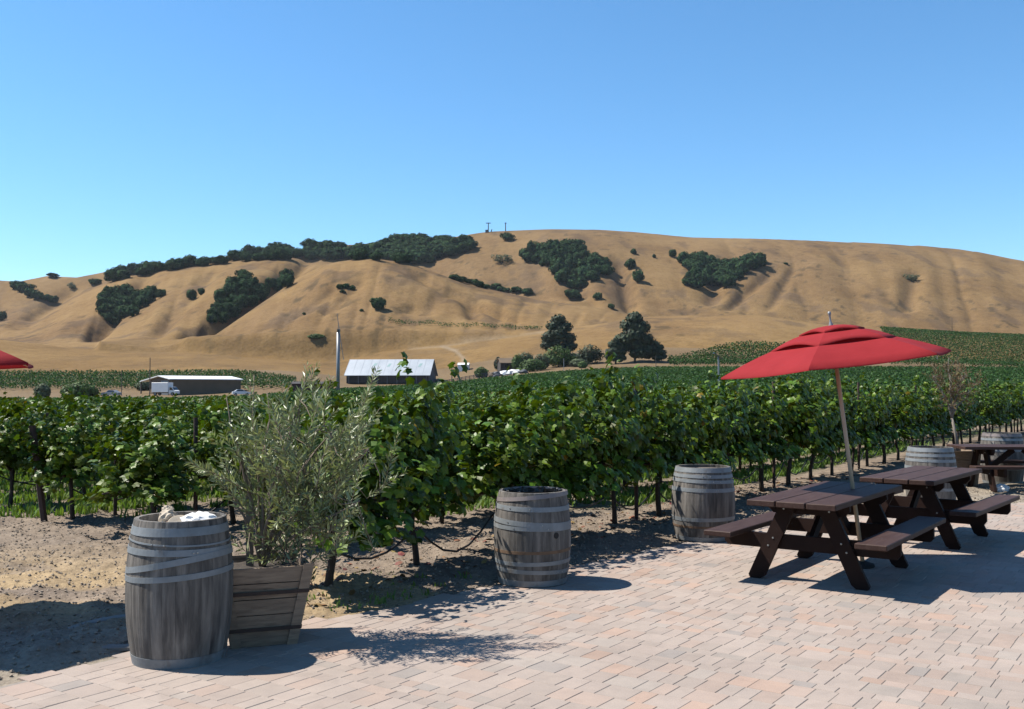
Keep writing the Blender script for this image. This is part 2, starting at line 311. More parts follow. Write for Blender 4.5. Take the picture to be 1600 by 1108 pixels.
def terrain(x, y, rough=True):
    x = np.asarray(x, float); y = np.asarray(y, float)
    u, D, aa = polar(x, y)
    z0 = Z0(u); z1 = vz(C1(u), 252.0); z2 = vz(C2(u), 300.0); z3 = vz(C3(u), 420.0)
    def base(D):
        z = np.where(D < 14, 0.0, np.where(D < 100, z0 * (np.clip(D - 14, 0, None) / 86), 0))
        z = np.where((D >= 100) & (D < 252), z0 + (z1 - z0) * (np.clip(D - 100, 0, None) / 152) ** 1.35, z)
        t = np.clip((D - 252) / 48, 0, 1); z = np.where((D >= 252) & (D < 300), z1 + (z2 - z1) * t, z)
        t = np.clip((D - 300) / 120, 0, 1); z = np.where((D >= 300) & (D < 420), z2 + (z3 - z2) * (0.7 * t + 0.3 * np.sin(t * math.pi / 2)), z)
        return np.where(D >= 420, z3 - 0.10 * (D - 420) - 0.0004 * (D - 420) ** 2, z)
    far = D > 60
    z = base(D)
    za = (base(D * 0.975) + base(D * 1.025) + z) / 3
    z = np.where(far, za, z)
    if np.any(D > 330):
        for crest, Dk, W, sb, nm in RIDGES:
            wob = 10 * (fbm(u / 90.0, u * 0, 5) - 0.5)
            zc = vz(crest(u), Dk); t = np.clip((Dk - D) / W, 0, 2)
            prof = 1 - (0.55 * t + 0.45 * (1 - np.cos(np.clip(t, 0, 1) * math.pi)) / 2 + 0.5 * np.clip(t - 1, 0, 9))
            zf = vz(535.0, 430.0)
            if nm == 'back': w_ = np.clip((900 - u) / 350, 0, 1); prof = prof * (1 - w_) + w_ * (np.clip(1 - t, -9, 1) * np.abs(np.clip(1 - t, -9, 1)) ** 0.7)
            drop = np.maximum(zc - zf, 8.0); zr = np.where(D < Dk, zc - drop * (1 - prof), zc - sb * (D - Dk)) - 1.2 * np.clip(400 - D, 0, None)
            if rough:
                env = np.clip(t * 5, 0, 1) * np.clip((1.0 - t) * 4, 0, 1)
                if nm == 'back':
                    g = np.abs(fbm(u / 75.0 + (D - 700) / 330.0 + 0.5 * fbm(D / 130.0, u / 160.0, 3), D / 700.0, 11, 3) - 0.5) * 2
                    zr = zr + env * (g - 0.32) * 5.5
                else:
                    g = np.abs(fbm(u / 38.0 - D / 150.0, D / 260.0, 23, 3) - 0.5) * 2
                    zr = zr + env * (g - 0.3) * 2.2
                zr = zr + env * (fbm(x / 26.0, y / 34.0, 31, 4) - 0.5) * 1.5
            z = smax(z, zr, 2.5)
        if rough:
            v = CY - (FPX * np.tan(np.arctan2(z - CAMH, np.maximum(D, 1)) - PITCH))
            for (ua, va), (ub, vb), w, dep in GULLIES:
                t = np.clip((v - va) / (vb - va), -0.15, 1.15); uc = ua + (ub - ua) * t
                e = np.clip((t + 0.15) * 5, 0, 1) * np.clip((1.15 - t) * 5, 0, 1)
                z = z - 0.75 * dep * e * np.exp(-((u - uc) / w) ** 2) * (D > 430)
    z = np.where(D > 330, z * np.clip((R(95) - aa) / R(45), 0.0, 1) ** 1.5, z)
    return np.where(D > 330, np.maximum(z, -1.5), z)
def tz(x, y): return float(terrain(np.array([x]), np.array([y]))[0])

# patio outline: courses run out from the edge that faces the vines
DIR = Vector((0.579, 0.815, 0)).normalized(); NRM = Vector((-DIR.y, DIR.x, 0))       # vine row direction, and towards the vineyard
ROT = math.atan2(DIR.y, DIR.x)
ROW0 = Vector((-1.546, 8.26, 0))
EDGE = [(-4.6, 2.6), (-3.02, 5.60), (-2.30, 6.62), (-0.95, 7.75), (0.0, 8.78), (1.42, 10.42), (3.25, 12.6), (7.2, 14.6), (14.0, 18.0)]
ex = np.array([p[0] for p in EDGE]); ey = np.array([p[1] for p in EDGE])
def on_patio(x, y):      # below / right of the edge polyline
    return (y < np.interp(x, ex, ey)) & (x > -4.6)

def ground_arrays(rings, cols):
    Rr, A = np.meshgrid(rings, cols, indexing='ij'); x = Rr * np.sin(A); y = Rr * np.cos(A)
    z = terrain(x, y)
    m, n = Rr.shape
    i, j = np.meshgrid(np.arange(m - 1), np.arange(n - 1), indexing='ij'); a = (i * n + j).ravel()
    F = np.stack([a, a + 1, a + n + 1, a + n], 1)
    return x.ravel(), y.ravel(), z.ravel(), F
core = np.linspace(-R(32), R(32), 660)
wide = np.concatenate([np.linspace(-math.pi, -R(46), 26), np.linspace(-R(45), -R(32.2), 40), core, np.linspace(R(32.2), R(45), 40), np.linspace(R(46), math.pi, 26)])
near_r = np.concatenate([[0.02, 1, 2, 3], np.geomspace(4, 24, 220), np.geomspace(24.4, 210, 110), np.geomspace(213, 330, 60)])
far_r = np.concatenate([np.linspace(330, 560, 80), np.linspace(563, 900, 110), np.geomspace(910, 1500, 24)])

def row_coord(x, y):
    dx = x - ROW0.x; dy = y - ROW0.y
    return dx * DIR.x + dy * DIR.y, dx * NRM.x + dy * NRM.y      # along, across
def mixc(c, m, col):
    return c * (1 - m[:, None]) + np.array(col)[None, :] * m[:, None]

x, y, z, F = ground_arrays(near_r, wide)
al, ac = row_coord(x, y); u, D, aa = polar(x, y)
pat = on_patio(x, y)
n1 = fbm(x * 0.9, y * 0.9, 2); n2 = fbm(x * 5, y * 5, 4); n3 = fbm(x * 0.35, y * 0.35, 9)
relief = (fbm(x * 6, y * 6, 21, 4) - 0.5) * 0.10 + (n1 - 0.5) * 0.06
bank = 0.03 * np.exp(-((ac - 0.0) / 0.5) ** 2)
nearw = np.clip((30 - D) / 14, 0, 1)
edged = (y - np.interp(x, ex, ey)) * 0.6 + 10.0 * (x < -4.6); ew_ = np.clip(edged / 0.45, 0, 1)
z = z + ((relief + bank) * ew_ - 0.014 * (1 - ew_)) * nearw * (~pat)
z = np.where(pat & (edged < -0.12) & (D < 30), -0.07, np.where(pat & (D < 30), -0.016, z))
soil = np.array([0.47, 0.375, 0.28]) ; c = np.tile(soil, (len(x), 1))
c = mixc(c, np.clip((n1 - 0.45) * 5, 0, 1) * 0.5, (0.35, 0.285, 0.225))
straw = np.clip((fbm(x * 0.8 + 3, y * 1.7, 33) - 0.31) * 6, 0, 1) * (al < 0.6) * np.clip((11.0 - D) / 2.0, 0, 1) * np.clip((D - 6.8) / 0.8, 0, 1)
c = mixc(c, straw * 0.9, (0.74, 0.55, 0.31))
grav = ((D < 6.9) & (x < -1.0)) | ((x > 5.5) & (D > 13.5) & (D < 17.5) & (ac < -1.0))
c = mixc(c, grav * 0.85, (0.60, 0.52, 0.40))
gr_side = np.clip((D - 13.3) / 2.0, 0, 1) * np.clip((ac - 0.5) / 0.6, 0, 1)
stripe = np.clip(1.3 - np.abs(((ac / 2.0) % 1.0) - 0.5) * 3.0, 0, 1)
c = mixc(c, gr_side * stripe * np.clip((n3 - 0.3) * 4, 0.25, 1) * 0.85, (0.19, 0.30, 0.06))
c = mixc(c, np.clip((D - 45) / 20, 0, 1) * 0.75, (0.13, 0.135, 0.055))
dirt = np.clip((D - np.interp(u, [0, 400, 520, 760], [122, 126, 190, 240])) / 5, 0, 1); c = mixc(c, dirt, (0.36, 0.25, 0.13))
nn = fbm(x / 14, y / 9, 41)
c = mixc(c, dirt * np.clip((nn - 0.5) * 4, 0, 1) * 0.6, (0.27, 0.18, 0.09))
c = c * (0.92 + 0.16 * n2)[:, None]
gme = np_mesh('ground', np.stack([x, y, z], 1), F, MAT['ground'], True, c * ALB)
tag(link('ground', gme), 'bare brown soil and flat vineyard floor', kind='structure')

x, y, z, F = ground_arrays(far_r, wide)
u, D, aa = polar(x, y)
v = CY - FPX * np.tan(np.arctan2(z - CAMH, D) - PITCH)
gold = np.array([0.465, 0.305, 0.142]); c = np.tile(gold, (len(x), 1))
b1 = fbm(x / 55, y / 90, 51, 5); b2 = fbm(x / 14, y / 22, 57, 4); b3 = fbm(x / 140, y / 200, 61, 3)
c = mixc(c, np.clip((b1 - 0.46) * 6, 0, 1) * 0.6, (0.32, 0.205, 0.112))
c = mixc(c, np.clip((b3 - 0.5) * 5, 0, 1) * 0.45, (0.40, 0.265, 0.12))
c = mixc(c, np.clip((b2 - 0.56) * 9, 0, 1) * 0.6, (0.215, 0.155, 0.105)); b4 = fbm(x / 5, y / 7, 67, 3); c = mixc(c, np.clip((b4 - 0.66) * 12, 0, 1) * np.clip((b1 - 0.42) * 6, 0, 1) * 0.7, (0.12, 0.10, 0.065))
c = mixc(c, np.clip((D - 620) / 250, 0, 1) * 0.35, (0.36, 0.25, 0.15))  # far slopes greyed with depth: haze painted into the colour
low = np.clip((v - 500) / 40, 0, 1) * (D < 450); c = mixc(c, low * 0.5, (0.40, 0.255, 0.10))
def track(pts, w):      # distance to a dirt track given by photo positions
    d = np.full(len(x), 1e9)
    for (ua, va), (ub, vb) in zip(pts[:-1], pts[1:]):
        t = np.clip(((u - ua) * (ub - ua) + (v - va) * (vb - va)) / ((ub - ua) ** 2 + (vb - va) ** 2), 0, 1)
        d = np.minimum(d, np.hypot(u - ua - t * (ub - ua), (v - va - t * (vb - va)) * 1.6))
    return np.clip(1.5 - d / w, 0, 1) * (D < 470)
c = mixc(c, track([(850, 519), (760, 530), (690, 541), (640, 545)], 3.0) * 0.7, (0.50, 0.38, 0.24))
c = mixc(c, track([(690, 541), (712, 548), (724, 560), (722, 572), (700, 582)], 3.2) * 0.8, (0.50, 0.40, 0.28))
c = mixc(c, track([(960, 498), (1040, 492), (1110, 490)], 2.5) * 0.4, (0.48, 0.33, 0.16))
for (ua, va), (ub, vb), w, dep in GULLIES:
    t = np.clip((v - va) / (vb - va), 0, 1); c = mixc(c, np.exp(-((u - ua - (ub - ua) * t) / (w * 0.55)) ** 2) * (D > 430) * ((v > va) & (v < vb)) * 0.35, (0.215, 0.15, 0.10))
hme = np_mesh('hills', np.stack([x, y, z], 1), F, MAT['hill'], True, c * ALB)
tag(link('hills', hme), 'rolling hills of dry golden grass', kind='structure')

def ground_hit(u, v, lo=60, hi=1000, last=False):
    """walk along the line of sight until it meets the terrain"""
    D = np.geomspace(lo, hi, 1600); b = CY - v
    yy = FPX * math.cos(PITCH) - b * math.sin(PITCH); zz = FPX * math.sin(PITCH) + b * math.cos(PITCH)
    X = D * (u - CX) / yy; Z = CAMH + D * zz / yy
    below = Z <= terrain(X, D)
    if not below.any():
        i = int(np.argmin(Z - terrain(X, D)))
    else: i = int(np.argmax(below))
    return X[i], D[i], float(terrain(X[i:i + 1], D[i:i + 1])[0])

# ------------------------------------------------------------------ patio of bricks
patio = link('patio', MB().add([(-4.6, 0.5, -0.007), (14, 0.5, -0.0032)] + [(p[0], p[1] - 0.03, -0.0032) for p in EDGE[::-1]], [tuple(range(len(EDGE) + 2))]).mesh('patio', MAT['sand']))
tag(patio, 'pinkish brick paved patio', kind='structure')
def brick_geo(w, l, ch=0.0032, h=0.05):
    a, b = w / 2, l / 2; c, d = a - ch, b - ch
    V = np.array([(-c, -d, 0), (c, -d, 0), (c, d, 0), (-c, d, 0), (-a, -b, -ch), (a, -b, -ch), (a, b, -ch), (-a, b, -ch), (-a, -b, -h), (a, -b, -h), (a, b, -h), (-a, b, -h)], float)
    Fq = np.array([(0, 1, 2, 3), (4, 5, 1, 0), (5, 6, 2, 1), (6, 7, 3, 2), (7, 4, 0, 3), (8, 9, 5, 4), (9, 10, 6, 5), (10, 11, 7, 6), (11, 8, 4, 7)])
    return V, Fq
bricks = []
Ecen = Vector((-3.02, 5.60, 0)); EW = Vector((DIR.y, -DIR.x, 0))       # EW: away from the vines, into the patio
s = -6.0
while s < 22:
    dep = random.choice((0.20, 0.20, 0.20, 0.10))
    t = -4.0 + random.uniform(0, 0.15)
    while t < 14:
        w = random.choice((0.13, 0.13, 0.13, 0.10, 0.20))
        p = Ecen + DIR * (s + dep / 2) + EW * (t + w / 2)
        if on_patio(np.array([p.x]), np.array([p.y]))[0] and 3.9 < p.y < 17.5 and abs(p.x) < 0.62 * p.y + 0.5:
            bricks.append((p.x, p.y, w - 0.0024, dep - 0.0024))
        t += w
    s += dep
bricks.sort(key=lambda b: (b[1] < 4.75, b[1] - b[2] * b[3] * 6 if abs(b[0]) < 0.53 * b[1] else 99))
protos = {}
RB = ROT - math.pi / 2
restV = []; restF = []; nv = 0
for k, (bx, by, w, l) in enumerate(bricks):
    jz = random.uniform(-0.0012, 0.0012); ja = random.uniform(-0.010, 0.010); tx, ty = random.uniform(-.004, .004), random.uniform(-.004, .004)
    if k < 300:
        key = (round(w, 3), round(l, 3))
        if key not in protos:
            V, Fq = brick_geo(w, l); protos[key] = np_mesh('brick', V, Fq, MAT['brick'])
        o = link('brick', protos[key], patio); o.location = (bx, by, jz); o.rotation_euler = (tx, ty, RB + ja)
    else:
        V, Fq = brick_geo(w, l); ca, sa = math.cos(RB + ja), math.sin(RB + ja)
        X = V[:, 0] * ca - V[:, 1] * sa + bx; Y = V[:, 0] * sa + V[:, 1] * ca + by; Zb = V[:, 2] + jz + tx * V[:, 1] - ty * V[:, 0]
        restV.append(np.stack([X, Y, Zb], 1)); restF.append(Fq + nv); nv += len(V)
tag(link('brick_field', np_mesh('brick_field', np.concatenate(restV), np.concatenate(restF), MAT['brick']), patio), kind='stuff')

# ------------------------------------------------------------------ leaf scattering
def frames(nrm, roll):
    n = nrm / np.linalg.norm(nrm, axis=1, keepdims=True)
    ref = np.where(np.abs(n[:, 2:3]) < 0.95, np.array([[0, 0, 1.0]]), np.array([[1.0, 0, 0]]))
    a = np.cross(ref, n); a /= np.linalg.norm(a, axis=1, keepdims=True); b = np.cross(n, a)
    c, s_ = np.cos(roll)[:, None], np.sin(roll)[:, None]
    return a * c + b * s_, -a * s_ + b * c, n
def leaves(P, nrm, size, tmpl, roll=None):
    """copies of a leaf template (verts, tris) at points P"""
    TV, TF = tmpl; k = len(P)
    if roll is None: roll = rng.uniform(0, 6.283, k)
    a, b, n = frames(nrm, roll)
    V = (P[:, None, :] + size[:, None, None] * (TV[None, :, 0:1] * a[:, None, :] + TV[None, :, 1:2] * b[:, None, :] + TV[None, :, 2:3] * n[:, None, :])).reshape(-1, 3)
    Fo = (TF[None, :, :] + (np.arange(k) * len(TV))[:, None, None]).reshape(-1, TF.shape[1])
    return V, Fo
def leaf_fan(out, zc=0.0):
    TV = np.array([(0, 0, zc)] + out, float); m = len(out)
    return TV, np.array([(0, i + 1, (i + 1) % m + 1) for i in range(m)])
GRAPE = leaf_fan([(0.0, -0.32, 0.02), (0.30, -0.46, -0.05), (0.40, -0.12, -0.03), (0.56, 0.12, -0.10), (0.30, 0.24, 0.0), (0.0, 0.62, -0.12), (-0.30, 0.24, 0.0), (-0.56, 0.12, -0.10), (-0.40, -0.12, -0.03), (-0.30, -0.46, -0.05)], 0.05)
GRAPE_S = leaf_fan([(0.0, -0.40, 0), (0.46, -0.22, -0.06), (0.42, 0.28, -0.04), (0.0, 0.58, -0.1), (-0.42, 0.28, -0.04), (-0.46, -0.22, -0.06)], 0.05)
QUAD = (np.array([(-0.5, -0.42, 0), (0.5, -0.5, 0.08), (0.42, 0.5, 0), (-0.5, 0.42, -0.08)], float), np.array([(0, 1, 2, 3)]))
CLUMP = (np.array([(-0.5, -0.3, 0), (0.1, -0.55, 0.1), (0.55, -0.05, -0.05), (0.25, 0.5, 0.08), (-0.35, 0.4, -0.06)], float), np.array([(0, 1, 2), (0, 2, 3), (0, 3, 4)]))
LANCE = (np.array([(0, 0, 0), (0.115, 0.45, 0.02), (0, 1.0, 0), (-0.115, 0.45, 0.02)], float), np.array([(0, 1, 2), (0, 2, 3)]))
def rand_dirs(k):
    d = rng.normal(size=(k, 3)); return d / np.linalg.norm(d, axis=1, keepdims=True)

# ------------------------------------------------------------------ grapevines
def vine_parts(seed, tall=1.80, low=0.60, nshoot=40):
    r = np.random.default_rng(seed); P = []; Nn = []; S = []
    wood = MB()
    lean = r.uniform(-0.05, 0.05)
    wood.tube([(0, 0, -0.06), (lean * 0.5, r.uniform(-.02, .02), 0.2), (lean, r.uniform(-.03, .03), 0.45), (lean * 0.6, 0, 0.68)], [0.042, 0.034, 0.031, 0.036], 7)
    cord = MB()
    for sgn in (-1, 1):
        cord.tube([(lean * 0.6, 0, 0.66), (sgn * 0.18, r.uniform(-.03, .03), 0.76), (sgn * 0.62, r.uniform(-.04, .04), 0.78)], [0.03, 0.024, 0.014], 6)
    for k in range(nshoot):
        x0 = float(np.clip(r.normal(0, 0.27), -0.60, 0.60)); side = r.choice((-1, 1)); typ = r.random()
        p = np.array([x0, side * 0.03, 0.78]); L = r.uniform(0.75, 1.25); n = int(L / 0.042)
        up = r.uniform(0.55, 1.05); drift = r.normal(0, 0.22); out = side * r.uniform(0.05, 0.55)
        if typ < 0.33: up = r.uniform(0.1, 0.4); out = side * r.uniform(0.5, 0.9); n = int(n * 0.9)      # falls out to the side
        if typ > 0.86: up = 1.25; out *= 0.3; n = int(n * (0.95 + 0.25 * r.random()))
        d = np.array([drift, out, up]); d /= np.linalg.norm(d)
        for i in range(n):
            f = i / n
            d = d + np.array([0, 0, -0.035 if typ >= 0.33 else -0.085]) + r.normal(0, 0.05, 3) * [1, 1, .5]
            if p[2] > tall * 0.82: d[2] -= 0.06 * (typ <= 0.86)
            if abs(p[1]) > 0.36: d[1] -= np.sign(p[1]) * 0.12
            d /= np.linalg.norm(d); p = p + d * 0.042
            if p[2] < low: break
            for q in range(1 if r.random() < 0.75 else 2):
                off = r.normal(0, 1, 3); off -= d * off.dot(d); off /= np.linalg.norm(off)
                off[1] = off[1] + 0.5 * np.sign(p[1]); pos = p + off * r.uniform(0.03, 0.11)
                P.append(pos); nn_ = off * [0.6, 1.0, 0.4] + np.array([0, 0.25 * np.sign(pos[1]), 0.75]) + r.normal(0, 0.35, 3); Nn.append(nn_)
                S.append(r.uniform(0.09, 0.165) * (1 - 0.35 * f))
    return wood, cord, np.array(P), np.array(Nn), np.array(S)
vine_protos = []
for k in range(7):
    wood, cord, P, Nn, S = vine_parts(100 + k, nshoot=60)
    V, Fv = leaves(P, Nn, S, GRAPE if k < 7 else GRAPE_S)
    vine_protos.append((wood.mesh('trunk', MAT['bark'], True), cord.mesh('cordon', MAT['bark'], True), np_mesh('foliage', V, Fv, MAT['vine'])))
SPACE, ROWGAP = 1.2, 2.0
def row_start(i): return 0.0 if i == 0 else 1.35 + 0.25 * math.sin(i * 2.1)
cand = []
for i in range(0, 40):
    a = row_start(i)
    k = 0
    while a < 75:
        p = ROW0 + NRM * (ROWGAP * i) + DIR * a
        if p.y > 5 and abs(p.x) < 0.56 * p.y + 1.0: cand.append((p.y if i else p.y * 0.5, i, k, p.x, p.y))
        a += SPACE; k += 1
cand.sort()
ordn = ['first', 'second', 'third', 'fourth', 'fifth', 'sixth', 'seventh', 'eighth', 'ninth', 'tenth', 'eleventh', 'twelfth']
taken = set()
front_lab = {0: 'grapevine nearest the olive planter, first of the front row', 1: 'grapevine with bare dark trunk between olive bush and trash barrel, front row',
             2: 'grapevine of the front row directly behind the lined trash barrel', 3: 'tall grapevine just right of the lined trash barrel',
             4: 'grapevine with slanting trunk between the lined barrel and the next barrel', 5: 'grapevine directly behind the closed barrel by the table',
             6: 'grapevine just right of the closed barrel, front row'}
for rank, (key, i, k, px_, py_) in enumerate(cand[:300]):
    taken.add((i, k)); pr = vine_protos[(i * 5 + k * 3 + rank) % 7]
    root = empty('grapevine', (px_ + random.uniform(-.03, .03), py_ + random.uniform(-.03, .03), tz(px_, py_)), ROT + (math.pi if (i + k) % 2 else 0) + random.uniform(-.05, .05))
    sc = 1.0 if i == 0 else 0.86
    hz = (0.985 if i == 0 else (0.80 if px_ < 0 else 0.88)) * random.uniform(0.88, 1.06) * (0.92 if i == 0 and k < 3 else 1.0)
    root.scale = (sc * random.uniform(0.9, 1.05), (sc if i == 0 else 0.95) * random.uniform(0.8, 1.15), hz)
    root.rotation_euler[1] = random.uniform(-0.10, 0.10); root.rotation_euler[0] = random.uniform(-0.06, 0.06)
    tr = link('trunk', pr[0], root); link('cordon', pr[1], tr); tag(link('foliage', pr[2], root), kind='stuff')
    if i == 0:
        lab = front_lab.get(k, '%s grapevine of the front row counted from the olive planter' % ordn[k] if k < 12 else 'grapevine further along the front row behind the picnic tables')
        tag(root, lab, 'grapevine', 'vines of the front row')
    elif i <= 3 and k == 0:
        tag(root, 'end grapevine of the %s row, beside the bare soil' % ordn[i], 'grapevine', 'vines in the rows behind the front row')
    else:
        tag(root, 'low leafy grapevine inside the %s row behind the bare soil' % ordn[min(i, 11)], 'grapevine', 'vines in the rows behind the front row')
# the rest of the field, too many and too far to tell apart
def hedge(pts, per, size, h0, h1, hw, tmpl, top=0.5):
    pts = np.array(pts); k = len(pts) * per; B = np.repeat(pts, per, axis=0)
    a = rng.uniform(-0.65, 0.65, k); w = rng.normal(0, 0.5, k) * hw
    f = rng.random(k) ** top; hh = h0 + (h1 - h0) * f + rng.normal(0, 0.06, k)
    P = np.stack([B[:, 0] + DIR.x * a + NRM.x * w, B[:, 1] + DIR.y * a + NRM.y * w, B[:, 2] + hh], 1)
    nrm = np.stack([NRM.x * w * 2, NRM.y * w * 2, np.full(k, 0.6)], 1) + rng.normal(0, 0.45, (k, 3))
    return leaves(P, nrm, rng.uniform(0.75, 1.25, k) * size, tmpl)
mid, far1, far2 = [], [], []
for i in range(0, 150):
    a = row_start(i); k = 0
    while a < 400:
        p = ROW0 + NRM * (ROWGAP * i) + DIR * a
        if (i, k) not in taken and 8 < p.y < np.interp(CX + FPX * p.x / p.y, [0, 400, 520, 760], [120, 124, 188, 240]) and abs(p.x) < 0.545 * p.y + 1.5:
            (mid if p.y < 55 else far1 if p.y < 100 else far2).append((p.x, p.y, 0, i))
        a += SPACE; k += 1
def lift(lst):
    A = np.array([(q[0], q[1]) for q in lst]); return np.column_stack([A, terrain(A[:, 0], A[:, 1])])
V, Fv = hedge(lift(mid), 85, 0.15, 0.5, 1.48, 0.32, GRAPE_S)
tag(link('vineyard_rows', np_mesh('vineyard_rows', V, Fv, MAT['vine'])), 'green vine rows merging together beyond the nearest ones', 'vineyard', kind='stuff')
Vs, Fs, off = [], [], 0
for lst, per, sz, tm in ((far1, 30, 0.23, CLUMP), (far2, 16, 0.33, CLUMP)):
    V, Fv = hedge(lift(lst), per, sz, 0.5, 1.45, 0.32, tm); Vs.append(V); Fs.append(Fv + off); off += len(V)
tag(link('vineyard_field', np_mesh('vineyard_field', np.concatenate(Vs), Fs, MAT['vinefar'])), 'flat green vineyard reaching to the farm', 'vineyard', kind='stuff')
def block(name, test, dirv, gap, u0, u1, d0, d1, per, size, label, h1=1.5, hw=0.35, step=1.3):
    n = Vector((-dirv[1], dirv[0])); pts = []
    c0 = sight((u0 + u1) / 2, VH, (d0 + d1) / 2); ext = 260
    I = np.arange(-ext / gap, ext / gap + 1); J = np.arange(-ext, ext, step)
    II, JJ = np.meshgrid(I, J); X = c0.x + n[0] * II * gap + dirv[0] * JJ; Y = c0.y + n[1] * II * gap + dirv[1] * JJ
    X = X.ravel(); Y = Y.ravel(); U, Dd, _ = polar(X, Y)
    ok = (Y > 0) & (U > u0) & (U < u1) & (Dd > d0) & (Dd < d1) & test(U, Dd)
    X, Y = X[ok], Y[ok]; B = np.column_stack([X, Y, terrain(X, Y)]); k = len(B) * per; B = np.repeat(B, per, 0)
    a = rng.uniform(-step / 2, step / 2, k); w = rng.normal(0, 0.5, k) * hw
    P = np.stack([B[:, 0] + dirv[0] * a + n[0] * w, B[:, 1] + dirv[1] * a + n[1] * w, B[:, 2] + 0.3 + (h1 - 0.3) * rng.random(k) ** 0.7], 1)
    nrm = np.stack([n[0] * w * 2, n[1] * w * 2, np.full(k, 0.5)], 1) + rng.normal(0, 0.45, (k, 3))
    V, Fv = leaves(P, nrm, rng.uniform(0.7, 1.3, k) * size, CLUMP)
    tag(link(name, np_mesh(name, V, Fv, MAT['vinefar'])), label, 'vineyard', kind='stuff')
block('vineyard_block', lambda U, d: d < 303 - np.clip(U - 380, 0, 99) * 0.2, (0.25, 0.968), 2.2, -60, 462, 262, 310, 13, 0.40, 'green vineyard block at the foot of the left hills')
block('vineyard_block', lambda U, d: d < 330 + np.clip(1150 - U, 0, 99) * -0.25, (0.93, 0.367), 2.0, 1045, 1330, 284, 340, 13, 0.40, 'small vineyard block below the hill left of the red umbrella')
hd = Vector((0.72, 0.694))
block('vineyard_block', lambda U, d: (d > 268) & (U > 1378 - (d - 400) * 0.1), (hd.x, hd.y), 3.0, 1330, 1700, 264, 418, 16, 0.33, 'striped hillside vineyard on the right with pale soil between rows', hw=0.32, h1=1.35)
block('vineyard_block', lambda U, d: d > 411, (0.94, 0.34), 3.0, 605, 846, 411, 416.5, 14, 0.36, 'thin vineyard strip on the knoll above the barn', h1=1.6)

# posts that stick out of the canopy
def post(px_, py_, h, label, group, lean=(0, 0), rr=0.03):
    m = MB().tube([(0, 0, -0.1), (lean[0] * h, lean[1] * h, h)], [rr, rr], 6)
    return tag(m.build('trellis_post', MAT['stake'], loc=(px_, py_, tz(px_, py_))), label, 'post', group)
post(-5.87, 12.55, 1.22, 'leaning reddish end post at the left edge of the vines', None, (-0.165, 0.02), 0.045)
for i in range(0, 16):
    for k in range(0, 34, 5 if i else 4):
        a = row_start(i) + SPACE * (k + 0.5); p = ROW0 + NRM * (ROWGAP * i) + DIR * a
        if abs(p.x) < 0.54 * p.y and 8 < p.y < 60 and (i or k):
            post(p.x, p.y, 1.80 if i == 0 else 1.34, 'dark trellis post standing in the front vine row' if i == 0 else 'dark trellis post standing in the rows behind', 'front row posts' if i == 0 else 'posts of the rows behind', (random.uniform(-.02, .02), random.uniform(-.02, .02)), 0.026)
# drip hoses
for i in range(0, 6):
    pts = []; a = row_start(i)
    for k in range(26):
        for q in range(6):
            f = q / 6; p = ROW0 + NRM * (ROWGAP * i + 0.05) + DIR * (a + SPACE * (k + f))
            sag = 0.40 - (0.20 + 0.10 * math.sin(k * 1.7 + i)) * math.sin(f * math.pi)
            pts.append((p.x, p.y, tz(p.x, p.y) + max(sag, 0.04)))
    tag(MB().tube(pts, 0.011, 5).build('drip_hose', MAT['hose'], smooth=True), 'black drip hose sagging between the trunks of the %s vine row' % ('front' if i == 0 else ordn[i]), 'hose', 'drip hoses')

